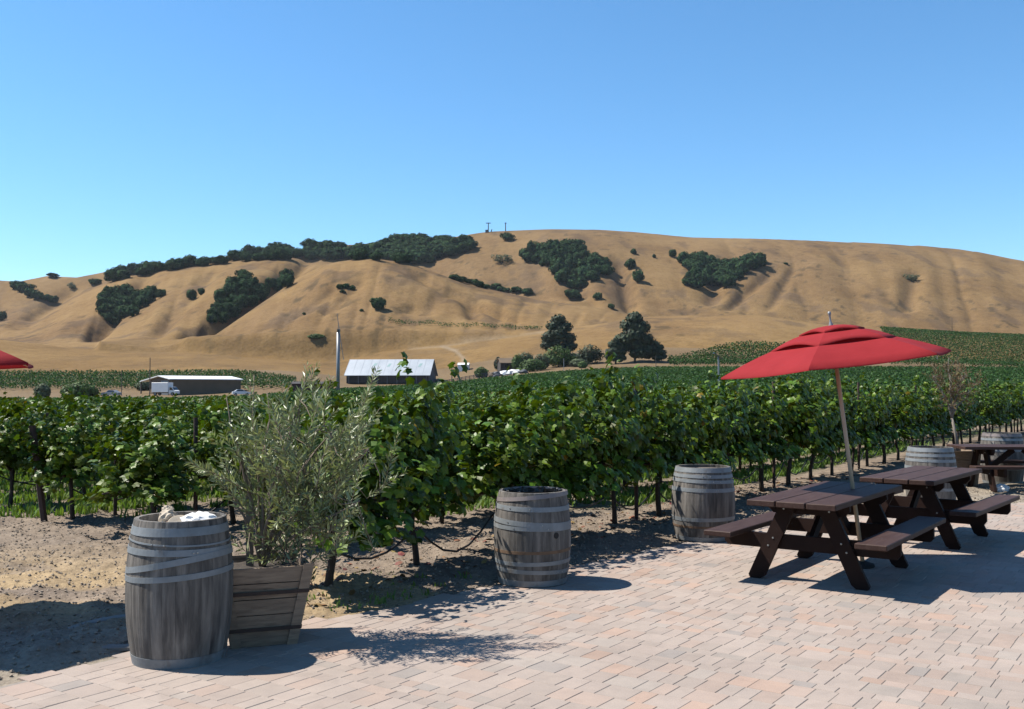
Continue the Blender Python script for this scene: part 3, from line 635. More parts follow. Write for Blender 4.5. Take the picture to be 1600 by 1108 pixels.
# ------------------------------------------------------------------ barrels
def barrel(loc, h, bil, head, hoops, label, group='wine barrels on the patio', nst=26, lid=True, rz=0.0, bung=None):
    root = empty('wine_barrel', loc, rz); tag(root, label, 'barrel', group)
    def rad(z):
        t = (z - h / 2) / (h / 2); return head / 2 + (bil - head) / 2 * (1 - abs(t) ** 2.1)
    th = 0.026; zs = np.linspace(0, h, 15); half = math.pi / nst - 0.0016
    V = []; 
    for z in zs:
        r = rad(z)
        for rr, aa_ in ((r, -half), (r + 0.0012, -half * 0.5), (r + 0.0012, half * 0.5), (r, half), (r - th, half), (r - th, -half)):
            V.append((rr * math.cos(aa_), rr * math.sin(aa_), z))
    Fq = []; n = 6
    for i in range(len(zs) - 1):
        for k in range(n):
            k2 = (k + 1) % n; Fq.append((i * n + k, i * n + k2, (i + 1) * n + k2, (i + 1) * n + k))
    e = (len(zs) - 1) * n
    mb = MB().add(V, Fq + [tuple(range(n))[::-1], tuple(e + k for k in range(n))]); me = mb.mesh('stave', MAT['stave'])
    for k in range(nst):
        o = link('stave', me, root); o.rotation_euler = (0, 0, 2 * math.pi * k / nst); sc = 1 + random.uniform(-0.0035, 0.0035); o.scale = (sc, sc, 1)
    for spec in hoops:      # (z, width, tilt, tilt direction, looseness, material)
        z0, w, tilt, td, loose, mt = spec
        ns = 72; V = []; Fq = []
        for k in range(ns):
            a = 2 * math.pi * k / ns
            zc = z0 + tilt * math.cos(a - td)
            for zz, ex_ in ((zc - w / 2, 0.0045), (zc + w / 2, 0.0045), (zc + w / 2, 0.001), (zc - w / 2, 0.001)):
                zr = min(max(zz, 0.0), h); r = rad(zr) + ex_ + loose * (0.5 + 0.5 * math.cos(a - td))
                V.append((r * math.cos(a), r * math.sin(a), zz))
        for k in range(ns):
            k2 = (k + 1) % ns
            for q in range(4):
                q2 = (q + 1) % 4; Fq.append((k * 4 + q, k2 * 4 + q, k2 * 4 + q2, k * 4 + q2))
        hp = MB().add(V, Fq).build('hoop', MAT[mt], root, smooth=False)
        for da in (-0.03, 0.06):
            a = td + 1.7 + da + random.uniform(-.5, .5) - rz; zc = z0 + tilt * math.cos(a - td); r = rad(min(zc, h)) + 0.006 + loose * (0.5 + 0.5 * math.cos(a - td))
            MB().lathe([(0.0, 0.004), (0.005, 0.003), (0.007, -0.002)], 6, (0, 0, 0)).build('rivet', MAT['bolt'], hp).matrix_local = Matrix.Translation((r * math.cos(a), r * math.sin(a), zc)) @ Vector((math.cos(a), math.sin(a), 0)).to_track_quat('Z', 'Y').to_matrix().to_4x4()
    ri = head / 2 - th
    if lid:
        for k in range(6):
            w = 2 * (ri + 0.012) / 6; xa = -ri - 0.012 + k * w; xb = xa + w - 0.002
            def hl(q): return math.sqrt(max((ri + 0.012) ** 2 - q * q, 0.0004))
            ya, yb = hl(xa), hl(xb); zt = h - 0.035
            MB().add([(xa, -ya, zt), (xb, -yb, zt), (xb, yb, zt), (xa, ya, zt), (xa, -ya, zt - .02), (xb, -yb, zt - .02), (xb, yb, zt - .02), (xa, ya, zt - .02)],
                     [(0, 1, 2, 3), (0, 4, 5, 1), (1, 5, 6, 2), (2, 6, 7, 3), (3, 7, 4, 0), (7, 6, 5, 4)]).build('head_board', MAT['stave_rim'], root)
    else:
        MB().lathe([(0.0001, 0.03), (ri - 0.01, 0.03), (ri - 0.005, 0.1)], 24).build('bottom_board', MAT['stave_rim'], root)
    if bung:
        a, z = bung; r = rad(z) + 0.003
        o = MB().lathe([(0.0001, 0.0), (0.020, 0.0), (0.026, 0.002), (0.026, -0.004)], 14).build('bung_hole', MAT['tyre'], root)
        o.matrix_local = Matrix.Translation((r * math.cos(a), r * math.sin(a), z)) @ Vector((math.cos(a), math.sin(a), 0)).to_track_quat('Z', 'Y').to_matrix().to_4x4()
    return root, rad
CAMDIR = -math.pi / 2
B1 = Vector((-2.10, 6.32, 0.0))
barrel(B1, 0.885, 0.645, 0.55, [(0.822, 0.050, 0, 0, 0, 'hoop'), (0.757, 0.010, 0.020, 2.6, 0.004, 'hoop'), (0.700, 0.038, 0.005, 3.3, 0.002, 'hoop'), (0.618, 0.038, 0.058, -0.25, 0.004, 'hoop'),
        (0.548, 0.034, 0.022, 0.1, 0.002, 'hoop'), (0.030, 0.062, 0, 0, 0.001, 'hoop')], 'big weathered barrel with crossed slipped hoops, filled with trash, beside the olive planter', lid=False)
B2 = Vector((0.18, 8.78, 0.0))
barrel(B2, 0.80, 0.675, 0.585, [(0.755, 0.034, 0.030, -0.3, 0.010, 'pink_hoop'), (0.668, 0.040, 0.008, 2.5, 0.001, 'hoop'), (0.545, 0.042, 0.022, 2.7, 0.003, 'hoop'), (0.500, 0.034, 0.008, 3.0, 0.001, 'hoop'),
        (0.300, 0.026, 0.004, 0.4, -0.0025, 'rust_hoop'), (0.205, 0.034, 0.006, 0.5, 0.001, 'hoop'), (0.128, 0.034, 0.010, 3.6, 0.001, 'hoop'), (0.032, 0.050, 0, 0, 0.001, 'hoop')],
       'grey open barrel lined with a black trash bag, dark bung hole', lid=False, bung=(CAMDIR + 0.62, 0.44))
B3 = Vector((2.16, 11.26, 0.0))
barrel(B3, 0.815, 0.705, 0.60, [(0.788, 0.050, 0, 0, 0, 'hoop'), (0.722, 0.036, 0.004, 2.8, 0.001, 'hoop'), (0.664, 0.036, 0.010, 3.2, 0.002, 'hoop'), (0.570, 0.042, 0.004, 3.3, 0, 'hoop'), (0.250, 0.040, 0.005, 0.2, 0, 'hoop'), (0.165, 0.024, 0, 0, -0.002, 'rust_hoop'), (0.03, 0.045, 0, 0, 0, 'hoop')],
       'closed grey barrel with close-set upper hoops, left of the picnic tables')
B4 = Vector((5.95, 14.15, 0.0))
barrel(B4, 0.86, 0.69, 0.59, [(0.83, 0.055, 0, 0, 0, 'hoop'), (0.755, 0.04, 0, 0, 0, 'hoop'), (0.68, 0.04, 0.006, 3, 0, 'hoop'), (0.58, 0.04, 0, 0, 0, 'hoop'), (0.28, 0.04, 0, 0, 0, 'hoop'), (0.12, 0.04, 0, 0, 0, 'hoop'), (0.03, 0.05, 0, 0, 0, 'hoop')],
       'pale grey barrel standing behind the second picnic table')
B5 = Vector((8.72, 17.7, 0.0))
barrel(B5, 0.90, 0.72, 0.62, [(0.865, 0.045, 0, 0, 0, 'pink_hoop'), (0.79, 0.04, 0, 0, 0, 'hoop'), (0.60, 0.04, 0, 0, 0, 'hoop'), (0.28, 0.04, 0, 0, 0, 'hoop'), (0.03, 0.05, 0, 0, 0, 'hoop')],
       'barrel with rusty rim behind the farthest picnic table')
# what lies in the open barrels
def crumple(name, loc, size, amp, mat, label, cat, seed, sub=3, flat=1.0):
    bm = bmesh.new(); bmesh.ops.create_icosphere(bm, subdivisions=sub, radius=1.0); r = random.Random(seed)
    nz = [(r.uniform(-1, 1), r.uniform(-1, 1), r.uniform(-1, 1), r.uniform(3, 7), r.uniform(0, 6)) for _ in range(7)]
    for v in bm.verts:
        d = 1 + amp * sum(abs(math.sin((v.co.x * a + v.co.y * b + v.co.z * c) * f + p)) - 0.6 for a, b, c, f, p in nz) / 3
        v.co = Vector((v.co.x * size[0] * d, v.co.y * size[1] * d, v.co.z * size[2] * d))
    me = bpy.data.meshes.new(name); bm.to_mesh(me); bm.free(); me.materials.append(MAT[mat])
    return tag(link(name, me, None, loc), label, cat)
crumple('paper_napkin', B1 + Vector((0.13, -0.05, 0.865)), (0.115, 0.11, 0.05), 0.35, 'paper', 'heap of crumpled white napkins on the right in the trash barrel', 'napkin', 3)
crumple('paper_napkin', B1 + Vector((-0.085, 0.02, 0.875)), (0.055, 0.06, 0.05), 0.4, 'plate', 'crumpled cream wrapper sticking up at the left in the trash barrel', 'wrapper', 5)
crumple('food_wrapper', B1 + Vector((-0.105, 0.06, 0.915)), (0.035, 0.035, 0.030), 0.4, 'plate', 'small cream wrapper tip topping the trash in the barrel', 'wrapper', 8)
crumple('paper_bag', B1 + Vector((0.0, 0.04, 0.835)), (0.12, 0.12, 0.045), 0.25, 'bagbrown', 'reddish brown paper bag in the middle of the trash barrel', 'bag', 9)
crumple('trash_heap', B1 + Vector((0, 0, 0.78)), (0.24, 0.24, 0.06), 0.12, 'paper', 'pale trash filling the open barrel under the napkins', 'trash', 12)
o = MB().lathe([(0.0001, 0.0), (0.05, 0.004), (0.07, 0.016), (0.073, 0.016), (0.052, 0.001), (0.0001, -0.003)], 24).build('paper_plate', MAT['plate'], smooth=True)
o.location = B1 + Vector((0.045, -0.15, 0.855)); o.rotation_euler = (R(30), R(8), 0); tag(o, 'small tan paper plate tilted against the trash barrel front rim', 'plate')
mb = MB(); V = []; Fq = []; n = 56; prof = [(0.285, 0.775), (0.262, 0.802), (0.245, 0.80), (0.240, 0.70), (0.235, 0.50), (0.15, 0.42), (0.001, 0.40)]
for j, (r, z) in enumerate(prof):
    for k in range(n):
        a = 2 * math.pi * k / n; w = math.sin(k * 2.7) * 0.006 + math.sin(k * 1.13 + j) * 0.007
        V.append((B2.x + (r + w * (j > 1)) * math.cos(a), B2.y + (r + w * (j > 1)) * math.sin(a), z + (w if 1 < j < 5 else 0) + (0.006 if j == 1 else 0)))
for j in range(len(prof) - 1):
    for k in range(n): Fq.append((j * n + k, j * n + (k + 1) % n, (j + 1) * n + (k + 1) % n, (j + 1) * n + k))
V = V[n:]; Fq = [tuple(i - n for i in f) for f in Fq[n:]]
tag(mb.add(V, Fq).build('trash_bag', MAT['liner']), 'shiny black trash bag lining the middle open barrel', 'trash bag')

# ------------------------------------------------------------------ planter with olive
def planter(loc, rz, wb, wt, h, label, rows=5, straps=True):
    root = empty('wooden_planter', loc, rz); tag(root, label, 'planter')
    for side in range(4):
        ca = side * math.pi / 2; rot = Matrix.Rotation(ca, 3, 'Z')
        for k in range(rows):
            z0, z1 = h * k / rows + 0.003, h * (k + 1) / rows - 0.003
            def hw(z): return (wb + (wt - wb) * z / h) / 2
            a0, a1 = hw(z0), hw(z1); j = random.uniform(-0.003, 0.003); t = 0.022
            V = [(-a0, -a0 + j, z0), (a0, -a0 + j, z0), (a1, -a1 + j, z1), (-a1, -a1 + j, z1), (-a0 + t, -a0 + t, z0), (a0 - t, -a0 + t, z0), (a1 - t, -a1 + t, z1), (-a1 + t, -a1 + t, z1)]
            MB().add([rot @ Vector(v) for v in V], [(0, 1, 2, 3), (5, 4, 7, 6), (4, 5, 1, 0), (3, 2, 6, 7), (1, 5, 6, 2), (4, 0, 3, 7)]).build('board', MAT['crate'], root)
        for sx in (-1, 1):
            b0, b1 = wb / 2, wt / 2; w = 0.055
            m = MB(); o_ = 0.014
            V = []
            for (hw_, z) in ((b0, 0.0), (b1, h + 0.012)):
                for xx, yy in ((sx * (hw_ + 0.012), -hw_ - o_), (sx * (hw_ - w), -hw_ - o_), (sx * (hw_ - w), -hw_ + 0.004 - 0.008), (sx * (hw_ + 0.012), -hw_ - 0.002)): V.append((xx, yy, z))
            m.add([rot @ Vector(v) for v in V], [(0, 1, 5, 4), (1, 2, 6, 5), (2, 3, 7, 6), (3, 0, 4, 7), (0, 3, 2, 1), (4, 5, 6, 7)]); m.build('corner_trim', MAT['crate'], root)
        if straps:
            for zf in (0.20, 0.66):
                z = h * zf; hw_ = (wb + (wt - wb) * zf) / 2
                MB().add([rot @ Vector(v) for v in ((-hw_ - .014, -hw_ - .019, z), (hw_ + .014, -hw_ - .019, z), (hw_ + .017, -hw_ - .022, z + .024), (-hw_ - .017, -hw_ - .022, z + .024), (-hw_ - .014, -hw_ - .014, z), (hw_ + .014, -hw_ - .014, z), (hw_ + .017, -hw_ - .017, z + .024), (-hw_ - .017, -hw_ - .017, z + .024))],
                         [(0, 1, 2, 3), (5, 4, 7, 6), (4, 5, 1, 0), (3, 2, 6, 7), (1, 5, 6, 2), (4, 0, 3, 7)]).build('strap', MAT['strap'], root)
    z = h - 0.05; a = (wb + (wt - wb) * 0.9) / 2 - 0.02
    V = []; m = 9
    for i in range(m):
        for j in range(m): V.append((-a + 2 * a * i / (m - 1), -a + 2 * a * j / (m - 1), z + random.uniform(-.012, .012)))
    MB().add(V, [(i * m + j, (i + 1) * m + j, (i + 1) * m + j + 1, i * m + j + 1) for i in range(m - 1) for j in range(m - 1)]).build('soil', MAT['potsoil'], root, smooth=True)
    return root
PL = Vector((-1.70, 6.78, 0)); planter(PL, R(20), 0.40, 0.59, 0.53, 'tapered wooden box planter with rusty straps holding the olive bush')

def bush_tree(name, base, stems, crown_c, crown_r, ntwig, leafmat, woodmat, label, cat, lsize=(0.045, 0.07), step=0.014, twig=(0.22, 0.42), droop=0.0, seed=1, stem_r=0.014, leaf_t=LANCE, skip=0.0, up=0.5, fork=(0, 0, 0)):
    """a shrub whose stems fan out from the base; twigs carry pairs of narrow leaves"""
    r = np.random.default_rng(seed); root = empty(name, base); tag(root, label, cat)
    wood = MB(); nodes = []
    for e in stems:
        fk = np.array(fork, float); e = np.array(e) - fk; pts = [fk]
        for i in range(1, 7):
            f = i / 6; p = e * np.array([f ** 1.25, f ** 1.25, f ** 0.85]) + r.normal(0, 0.018, 3) * f + fk; pts.append(p)
            if i > 1: nodes.append(p)
        wood.tube(pts, [stem_r * (1 - 0.75 * i / 6) for i in range(7)], 6)
    if fork[2]: wood.tube([(0, 0, 0), (fork[0] * 0.35, 0, fork[2] * 0.5), fork], [stem_r * 1.5, stem_r * 1.3, stem_r * 1.2], 8)
    nodes = np.array(nodes); P = []; Dn = []; S = []; X = []
    for k in range(ntwig):
        d = r.normal(size=3); d /= np.linalg.norm(d); c = np.array(crown_c) + d * np.array(crown_r) * r.random() ** 0.45 * r.uniform(0.8, 1.22)
        st = nodes[np.argmin(((nodes - c) ** 2).sum(1) + r.random(len(nodes)) * 0.02)]
        out = c - np.array(crown_c); out = out / (np.linalg.norm(out) + 1e-6)
        g = out * 0.55 + np.array([0, 0, up]) + r.normal(0, 0.35, 3); g /= np.linalg.norm(g)
        L = r.uniform(*twig); tip = c + g * L * 0.5; s0 = c - g * L * 0.5; pts = [st, (st + s0) / 2 + r.normal(0, .02, 3), s0]
        n = max(int(L / step), 4); cur = s0.copy(); dd = g.copy()
        for i in range(n):
            dd = dd + r.normal(0, 0.05, 3) + np.array([0, 0, -droop]); dd /= np.linalg.norm(dd); cur = cur + dd * step
            if i % 5 == 4: pts.append(cur.copy())
            if r.random() < skip: continue
            sv = np.cross(dd, r.normal(size=3)); sv /= np.linalg.norm(sv)
            for sg in (-1, 1):
                ld = dd * 0.75 + sg * sv * 0.75; P.append(cur + sg * sv * 0.003); Dn.append(ld / np.linalg.norm(ld)); S.append(r.uniform(*lsize) * (1 - 0.4 * (i / n) ** 3)); X.append(np.cross(ld, dd) + r.normal(0, .4, 3))
        wood.tube(pts, [0.0036 if i < 2 else 0.0024 - 0.0012 * (i / len(pts)) for i in range(len(pts))], 4, cap=False)
    wood.build('branches', MAT[woodmat], root, smooth=True)
    P = np.array(P); b = np.array(Dn); X = np.array(X); S = np.array(S)
    a = np.cross(b, X); a /= np.linalg.norm(a, axis=1, keepdims=True); n = np.cross(a, b); TV, TF = leaf_t
    V = (P[:, None] + S[:, None, None] * (TV[None, :, 0:1] * a[:, None] + TV[None, :, 1:2] * b[:, None] + TV[None, :, 2:3] * n[:, None])).reshape(-1, 3)
    Fo = (TF[None] + (np.arange(len(P)) * len(TV))[:, None, None]).reshape(-1, 3)
    tag(link('foliage', np_mesh('foliage', V, Fo, MAT[leafmat]), root), kind='stuff')
    return root
olive_stems = [(-0.28, 0.0, 1.15), (-0.12, 0.15, 1.30), (0.05, -0.1, 1.2), (0.25, 0.05, 1.15), (0.48, -0.05, 0.95), (0.70, 0.05, 0.80), (0.62, -0.1, 0.45), (0.35, 0.2, 0.75), (-0.30, -0.05, 0.65), (0.15, -0.25, 0.7), (0.1, 0.3, 0.9)]
bush_tree('olive_bush', (PL.x, PL.y, 0.47), olive_stems, (0.28, 0.0, 0.62), (0.58, 0.40, 0.60), 165, 'olive', 'twig', 'silvery green olive bush spreading over the wooden planter', 'olive bush', lsize=(0.05, 0.085), step=0.021, seed=4, up=0.9, twig=(0.24, 0.55))
st = MB().bar((-1.80, 6.86, 0.4), (-1.815, 6.87, 1.25), 0.045, 0.03, (0, 1, 0)).build('support_stake', MAT['palebark']); tag(st, 'grey wooden stake standing in the olive planter', 'stake')

# ------------------------------------------------------------------ picnic tables
def picnic_table(loc, rz, L, label):
    root = empty('picnic_table', loc, rz); tag(root, label, 'picnic table', 'picnic tables')
    for k in (-1, 0, 1): MB().box((k * 0.258, 0, 0.716), (0.246, L, 0.050), ch=0.006).build('top_plank', MAT['table'], root)
    for sx in (-1, 1): MB().box((sx * 0.655, 0, 0.425), (0.255, L, 0.046), ch=0.006).build('seat_plank', MAT['table'], root)
    for sy in (-1, 1):
        y = sy * (L / 2 - 0.42)
        for sx in (-1, 1):
            a, b = Vector((sx * 0.47, y, 0.0)), Vector((sx * 0.155, y, 0.690)); w = 0.135; t = 0.045
            d = (b - a).normalized(); n = Vector((d.z, 0, -d.x))
            V = []
            for yy in (y - t / 2, y + t / 2):
                p0 = a - n * w / 2; p1 = a + n * w / 2
                lo = [Vector((p0.x + d.x / d.z * (0.03 - p0.z), yy, 0.03)), Vector((a.x - 0.045, yy, 0.0)), Vector((a.x + 0.045, yy, 0.0)), Vector((p1.x + d.x / d.z * (0.03 - p1.z), yy, 0.03))]
                hi = [b + n * w / 2, b - n * w / 2]
                hi = [Vector((q.x + d.x / d.z * (0.690 - q.z), yy, 0.690)) for q in hi]
                V += lo + hi
            m = 6
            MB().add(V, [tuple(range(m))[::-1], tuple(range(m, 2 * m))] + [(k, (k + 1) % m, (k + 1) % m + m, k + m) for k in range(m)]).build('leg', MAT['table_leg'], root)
        yb = y - sy * 0.0455; t = 0.045; X = 0.775
        prof = [(-X + 0.03, 0.272), (X - 0.03, 0.272), (X, 0.31), (X, 0.401), (-X, 0.401), (-X, 0.31)]; m = 6
        V = [(px_, yb - t / 2, pz) for px_, pz in prof] + [(px_, yb + t / 2, pz) for px_, pz in prof]
        fq = [tuple(range(m)), tuple(range(m, 2 * m))[::-1]] + [(k, k + m, (k + 1) % m + m, (k + 1) % m) for k in range(m)]
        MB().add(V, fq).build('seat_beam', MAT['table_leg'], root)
        X = 0.36; prof = [(-X + 0.05, 0.592), (X - 0.05, 0.592), (X, 0.64), (X, 0.690), (-X, 0.690), (-X, 0.64)]
        V = [(px_, yb - t / 2, pz) for px_, pz in prof] + [(px_, yb + t / 2, pz) for px_, pz in prof]
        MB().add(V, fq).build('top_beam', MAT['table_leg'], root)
        MB().bar((0, y - sy * 0.08, 0.33), (0, sy * 0.08, 0.672), 0.09, 0.04, (1, 0, 0)).build('brace', MAT['table_leg'], root)
        for bx, bz in ((-0.345, 0.30), (-0.30, 0.37), (0.345, 0.30), (0.30, 0.37), (-0.20, 0.635), (0.20, 0.635)):
            o = MB().lathe([(0.0001, 0.006), (0.007, 0.005), (0.010, 0.0)], 8).build('bolt', MAT['bolt'], root); o.location = (bx, y + sy * 0.0225, bz); o.rotation_euler = (-sy * math.pi / 2, 0, 0)
    return root
T1 = Vector((2.935, 9.20, 0)); picnic_table(T1, ROT - math.pi / 2, 2.10, 'nearest dark brown picnic table, with the red umbrella standing through its top')
T2 = Vector((4.66, 11.26, 0)); picnic_table(T2, ROT - math.pi / 2 - 0.05, 2.02, 'second dark brown picnic table, right behind the umbrella table')
T3 = Vector((8.42, 16.55, 0)); picnic_table(T3, R(-92), 2.05, 'farthest dark brown picnic table seen side-on at the right edge')

# ------------------------------------------------------------------ umbrellas
def umbrella(loc, lean, rz, Rr, hr, rise, label):
    root = empty('patio_umbrella', loc); root.rotation_euler = (lean[0], lean[1], 0); tag(root, label, 'umbrella', 'red patio umbrellas')
    MB().tube([(0, 0, 0.03), (0, 0, hr + rise)], [0.020, 0.019], 12).build('pole', MAT['pole'], root, smooth=True)
    MB().lathe([(0.001, 0.06), (0.03, 0.055), (0.08, 0.03), (0.10, 0.022), (0.105, 0.0), (0.001, 0.0)], 28).build('base', MAT['tyre'], root, smooth=True)
    MB().lathe([(0.001, 0.145), (0.014, 0.14), (0.016, 0.12), (0.009, 0.10), (0.009, 0.05), (0.02, 0.02), (0.024, 0.0)], 12, (0, 0, hr + rise - 0.01)).build('finial', MAT['metal'], root, smooth=True)
    def tier(r0, r1, z0, z1, sag, flut, rows=5, seg=8):
        mb = MB()
        for g in range(6):
            V = []; Fq = []; n = seg + 1
            for j in range(rows + 1):
                f = j / rows
                for k in range(n):
                    q = k / seg; a = rz + (g + q) * math.pi / 3; b = math.cos(math.pi / 6) / math.cos((q - 0.5) * math.pi / 3)
                    r = (r0 + (r1 - r0) * f) * b; edge = 4 * q * (1 - q)
                    z = z0 + (z1 - z0) * f - sag * edge * (r0 + (r1 - r0) * f) / Rr + 0.017 * math.sin(math.pi * f)
                    if f > 0.5: z += flut * edge * (f - 0.5) * 2 * (0.7 + 0.5 * math.sin(g * 2.3))
                    r *= 1 - 0.02 * edge * f
                    V.append((r * math.cos(a), r * math.sin(a), z))
            for k in range(n):
                p = V[rows * n + k]; V.append((p[0] * 1.002, p[1] * 1.002, p[2] - 0.016))
            for j in range(rows + 1):
                for k in range(seg): Fq.append((j * n + k, (j + 1) * n + k, (j + 1) * n + k + 1, j * n + k + 1))
            mb.add(V, Fq)
        return mb
    can = tier(0.40 * Rr, Rr, hr + rise * 0.63, hr, 0.018, 0.0).build('canopy', MAT['fabric'], root, smooth=True)
    tier(0.20 * Rr, 0.545 * Rr, hr + rise * 0.87, hr + rise * 0.52, 0.012, 0.055).build('vent_flap', MAT['fabric'], can, smooth=True)
    tier(0.001 * Rr, 0.285 * Rr, hr + rise * 1.0, hr + rise * 0.845, 0.004, 0.032).build('top_flap', MAT['fabric'], can, smooth=True)
    for k in range(6):
        a = rz + k * math.pi / 3; c, s_ = math.cos(a), math.sin(a)
        rb = MB().tube([(0.03 * c, 0.03 * s_, hr + rise * 0.92), (0.5 * Rr * c, 0.5 * Rr * s_, hr + rise * 0.50), (Rr * 0.985 * c, Rr * 0.985 * s_, hr - 0.014)], 0.008, 6).build('rib', MAT['pole'], root)
        MB().tube([(0.03 * c, 0.03 * s_, hr + rise * 0.1), (0.52 * Rr * c, 0.52 * Rr * s_, hr + rise * 0.47)], 0.006, 5).build('strut', MAT['pole'], rb)
    MB().lathe([(0.035, 0.03), (0.035, -0.03)], 12, (0, 0, hr + rise * 0.1)).build('runner', MAT['pole'], root)
    return root
umbrella((3.335, 9.48, 0), (0, R(-7.0), 0), 0.0, 1.11, 1.945, 0.37, 'red canvas umbrella leaning over the nearest picnic table')
umbrella((-4.56, 7.2, 0), (0, 0, 0), R(-6), 1.11, 1.88, 0.37, 'red umbrella cut off by the left edge, shading the gravel')

# ------------------------------------------------------------------ right corner: planter, sapling, bag
planter((7.72, 17.3, 0), R(8), 0.46, 0.56, 0.62, 'low wooden box planter with a dry sapling behind the farthest table', rows=4, straps=False)
bush_tree('dry_sapling', (7.76, 17.3, 0.55), [(-0.14, 0.02, 1.65), (-0.40, 0.05, 1.35), (0.12, -0.05, 1.40), (0.32, 0.05, 1.15), (-0.3, -0.1, 1.1)], (-0.08, 0.0, 1.18), (0.42, 0.32, 0.50), 75, 'dryleaf', 'palebark', 'young sapling with sparse brown leaves and pale trunk', 'sapling', lsize=(0.055, 0.095), step=0.03, seed=9, stem_r=0.020, skip=0.2, fork=(-0.10, 0.0, 0.62))
crumple('plastic_bag', (7.95, 16.2, 0.06), (0.13, 0.10, 0.075), 0.3, 'white', 'white plastic bag lying on gravel under the farthest table', 'bag', 21)
ring = MB().lathe([(0.42, 0.0), (0.42, 0.035), (0.435, 0.045), (0.50, 0.045), (0.515, 0.035), (0.515, 0.0)], 48).build('concrete_ring', MAT['concrete'], smooth=False); ring.location = (-2.60, 6.98, 0.0); ring.scale = (1, 1, 0.55)
tag(ring, 'low concrete ring around a soil pit behind the trash barrel', 'ring')
ps = MB().lathe([(0.001, 0.03), (0.2, 0.025), (0.42, 0.02)], 30).build('pit_soil', MAT['potsoil'], ring)

# ------------------------------------------------------------------ clods, litter, weeds
def scatter_clods(n, test, box, smin, smax_, mat, name, label, tm=None, cat=None):
    X = rng.uniform(box[0], box[1], n); Y = rng.uniform(box[2], box[3], n); ok = test(X, Y); X, Y = X[ok], Y[ok]; k = len(X)
    S = smin + (smax_ - smin) * rng.random(k) ** 3
    Z = terrain(X, Y) + ((fbm(X * 6, Y * 6, 21, 4) - 0.5) * 0.10 + (fbm(X * 0.9, Y * 0.9, 2) - 0.5) * 0.06) + 0.03 * np.exp(-(row_coord(X, Y)[1] / 0.5) ** 2)
    ew = np.clip((Y - np.interp(X, ex, ey)) * 0.6 / 0.45, 0, 1); Z = terrain(X, Y) + (Z - terrain(X, Y)) * ew - 0.014 * (1 - ew)
    P = np.stack([X, Y, Z + S * 0.15], 1)
    if tm is None:
        tm = (np.array([(1, 0, 0), (0.2, 0.9, 0.1), (-0.8, 0.4, 0), (-0.6, -0.7, 0.1), (0.4, -0.8, 0), (0.1, 0.1, 0.7), (-0.1, 0, -0.6)], float) * 0.55,
              np.array([(0, 1, 5), (1, 2, 5), (2, 3, 5), (3, 4, 5), (4, 0, 5), (1, 0, 6), (2, 1, 6), (3, 2, 6), (4, 3, 6), (0, 4, 6)]))
    nrm = np.array([0, 0, 1.0]) + rng.normal(0, 0.35, (k, 3)); V, Fv = leaves(P, nrm, S, tm)
    tag(link(name, np_mesh(name, V, Fv, MAT[mat])), label, cat, kind='stuff')
off_patio = lambda X, Y: ~on_patio(X, Y - 0.06)
scatter_clods(85000, lambda X, Y: off_patio(X, Y) & (np.abs(X) < 0.56 * Y + .3) & (row_coord(X, Y)[1] < 9), (-9, 9, 5.2, 17), 0.007, 0.036, 'clod', 'soil_clods', 'loose brown clods and stones on the bare soil', cat='soil')
scatter_clods(2600, lambda X, Y: off_patio(X, Y) & (np.abs(row_coord(X, Y)[1] - 0.25) < 0.75) & (row_coord(X, Y)[0] > -0.5), (-3, 7, 7.5, 19), 0.04, 0.09, 'litter', 'leaf_litter', 'fallen red and yellow vine leaves under the front row', GRAPE_S, 'leaves')
def weeds(n, test, box, name, label, hmin, hmax, per=7, matn='grass'):
    X = rng.uniform(box[0], box[1], n); Y = rng.uniform(box[2], box[3], n); ok = test(X, Y); X, Y = X[ok], Y[ok]; X = np.repeat(X, per) + rng.normal(0, 0.035, len(X) * per); Y = np.repeat(Y, per) + rng.normal(0, 0.035, len(Y) * per); k = len(X)
    h = rng.uniform(hmin, hmax, k); a = rng.uniform(0, 6.283, k); l = rng.uniform(0.1, 0.7, k) * h; w = h * 0.10 + 0.003
    B = np.stack([X, Y, terrain(X, Y)], 1); d = np.stack([np.cos(a), np.sin(a), 0 * a], 1); p = np.stack([-np.sin(a), np.cos(a), 0 * a], 1); up = np.array([0, 0, 1.0])
    V = np.stack([B - p * w[:, None], B + p * w[:, None], B + d * (l * 0.4)[:, None] + up * (h * 0.7)[:, None] + p * (w * 0.7)[:, None], B + d * l[:, None] + up * h[:, None]], 1).reshape(-1, 3)
    i = np.arange(k) * 4; Fv = np.stack([i, i + 1, i + 2, i + 3], 1)
    tag(link(name, np_mesh(name, V, Fv, MAT[matn])), label, 'weeds', kind='stuff')
def aisle(X, Y):
    al, ac = row_coord(X, Y); f = (ac / ROWGAP) % 1.0
    return (ac > 0.7) & (ac < 26) & (np.abs(f - 0.5) < 0.36) & (np.abs(X) < 0.56 * Y) & (Y > 13.2 + 1.0 * np.sin(X * 1.3))
weeds(22000, aisle, (-14, 12, 13, 34), 'aisle_weeds', 'bright green weeds growing between the vine rows', 0.05, 0.16)
weeds(60, lambda X, Y: off_patio(X, Y) & (row_coord(X, Y)[1] < 0.3), (-2.2, -0.3, 7.1, 9.0), 'edge_weeds', 'small green weeds at the patio edge by the planter', 0.02, 0.07, per=8)

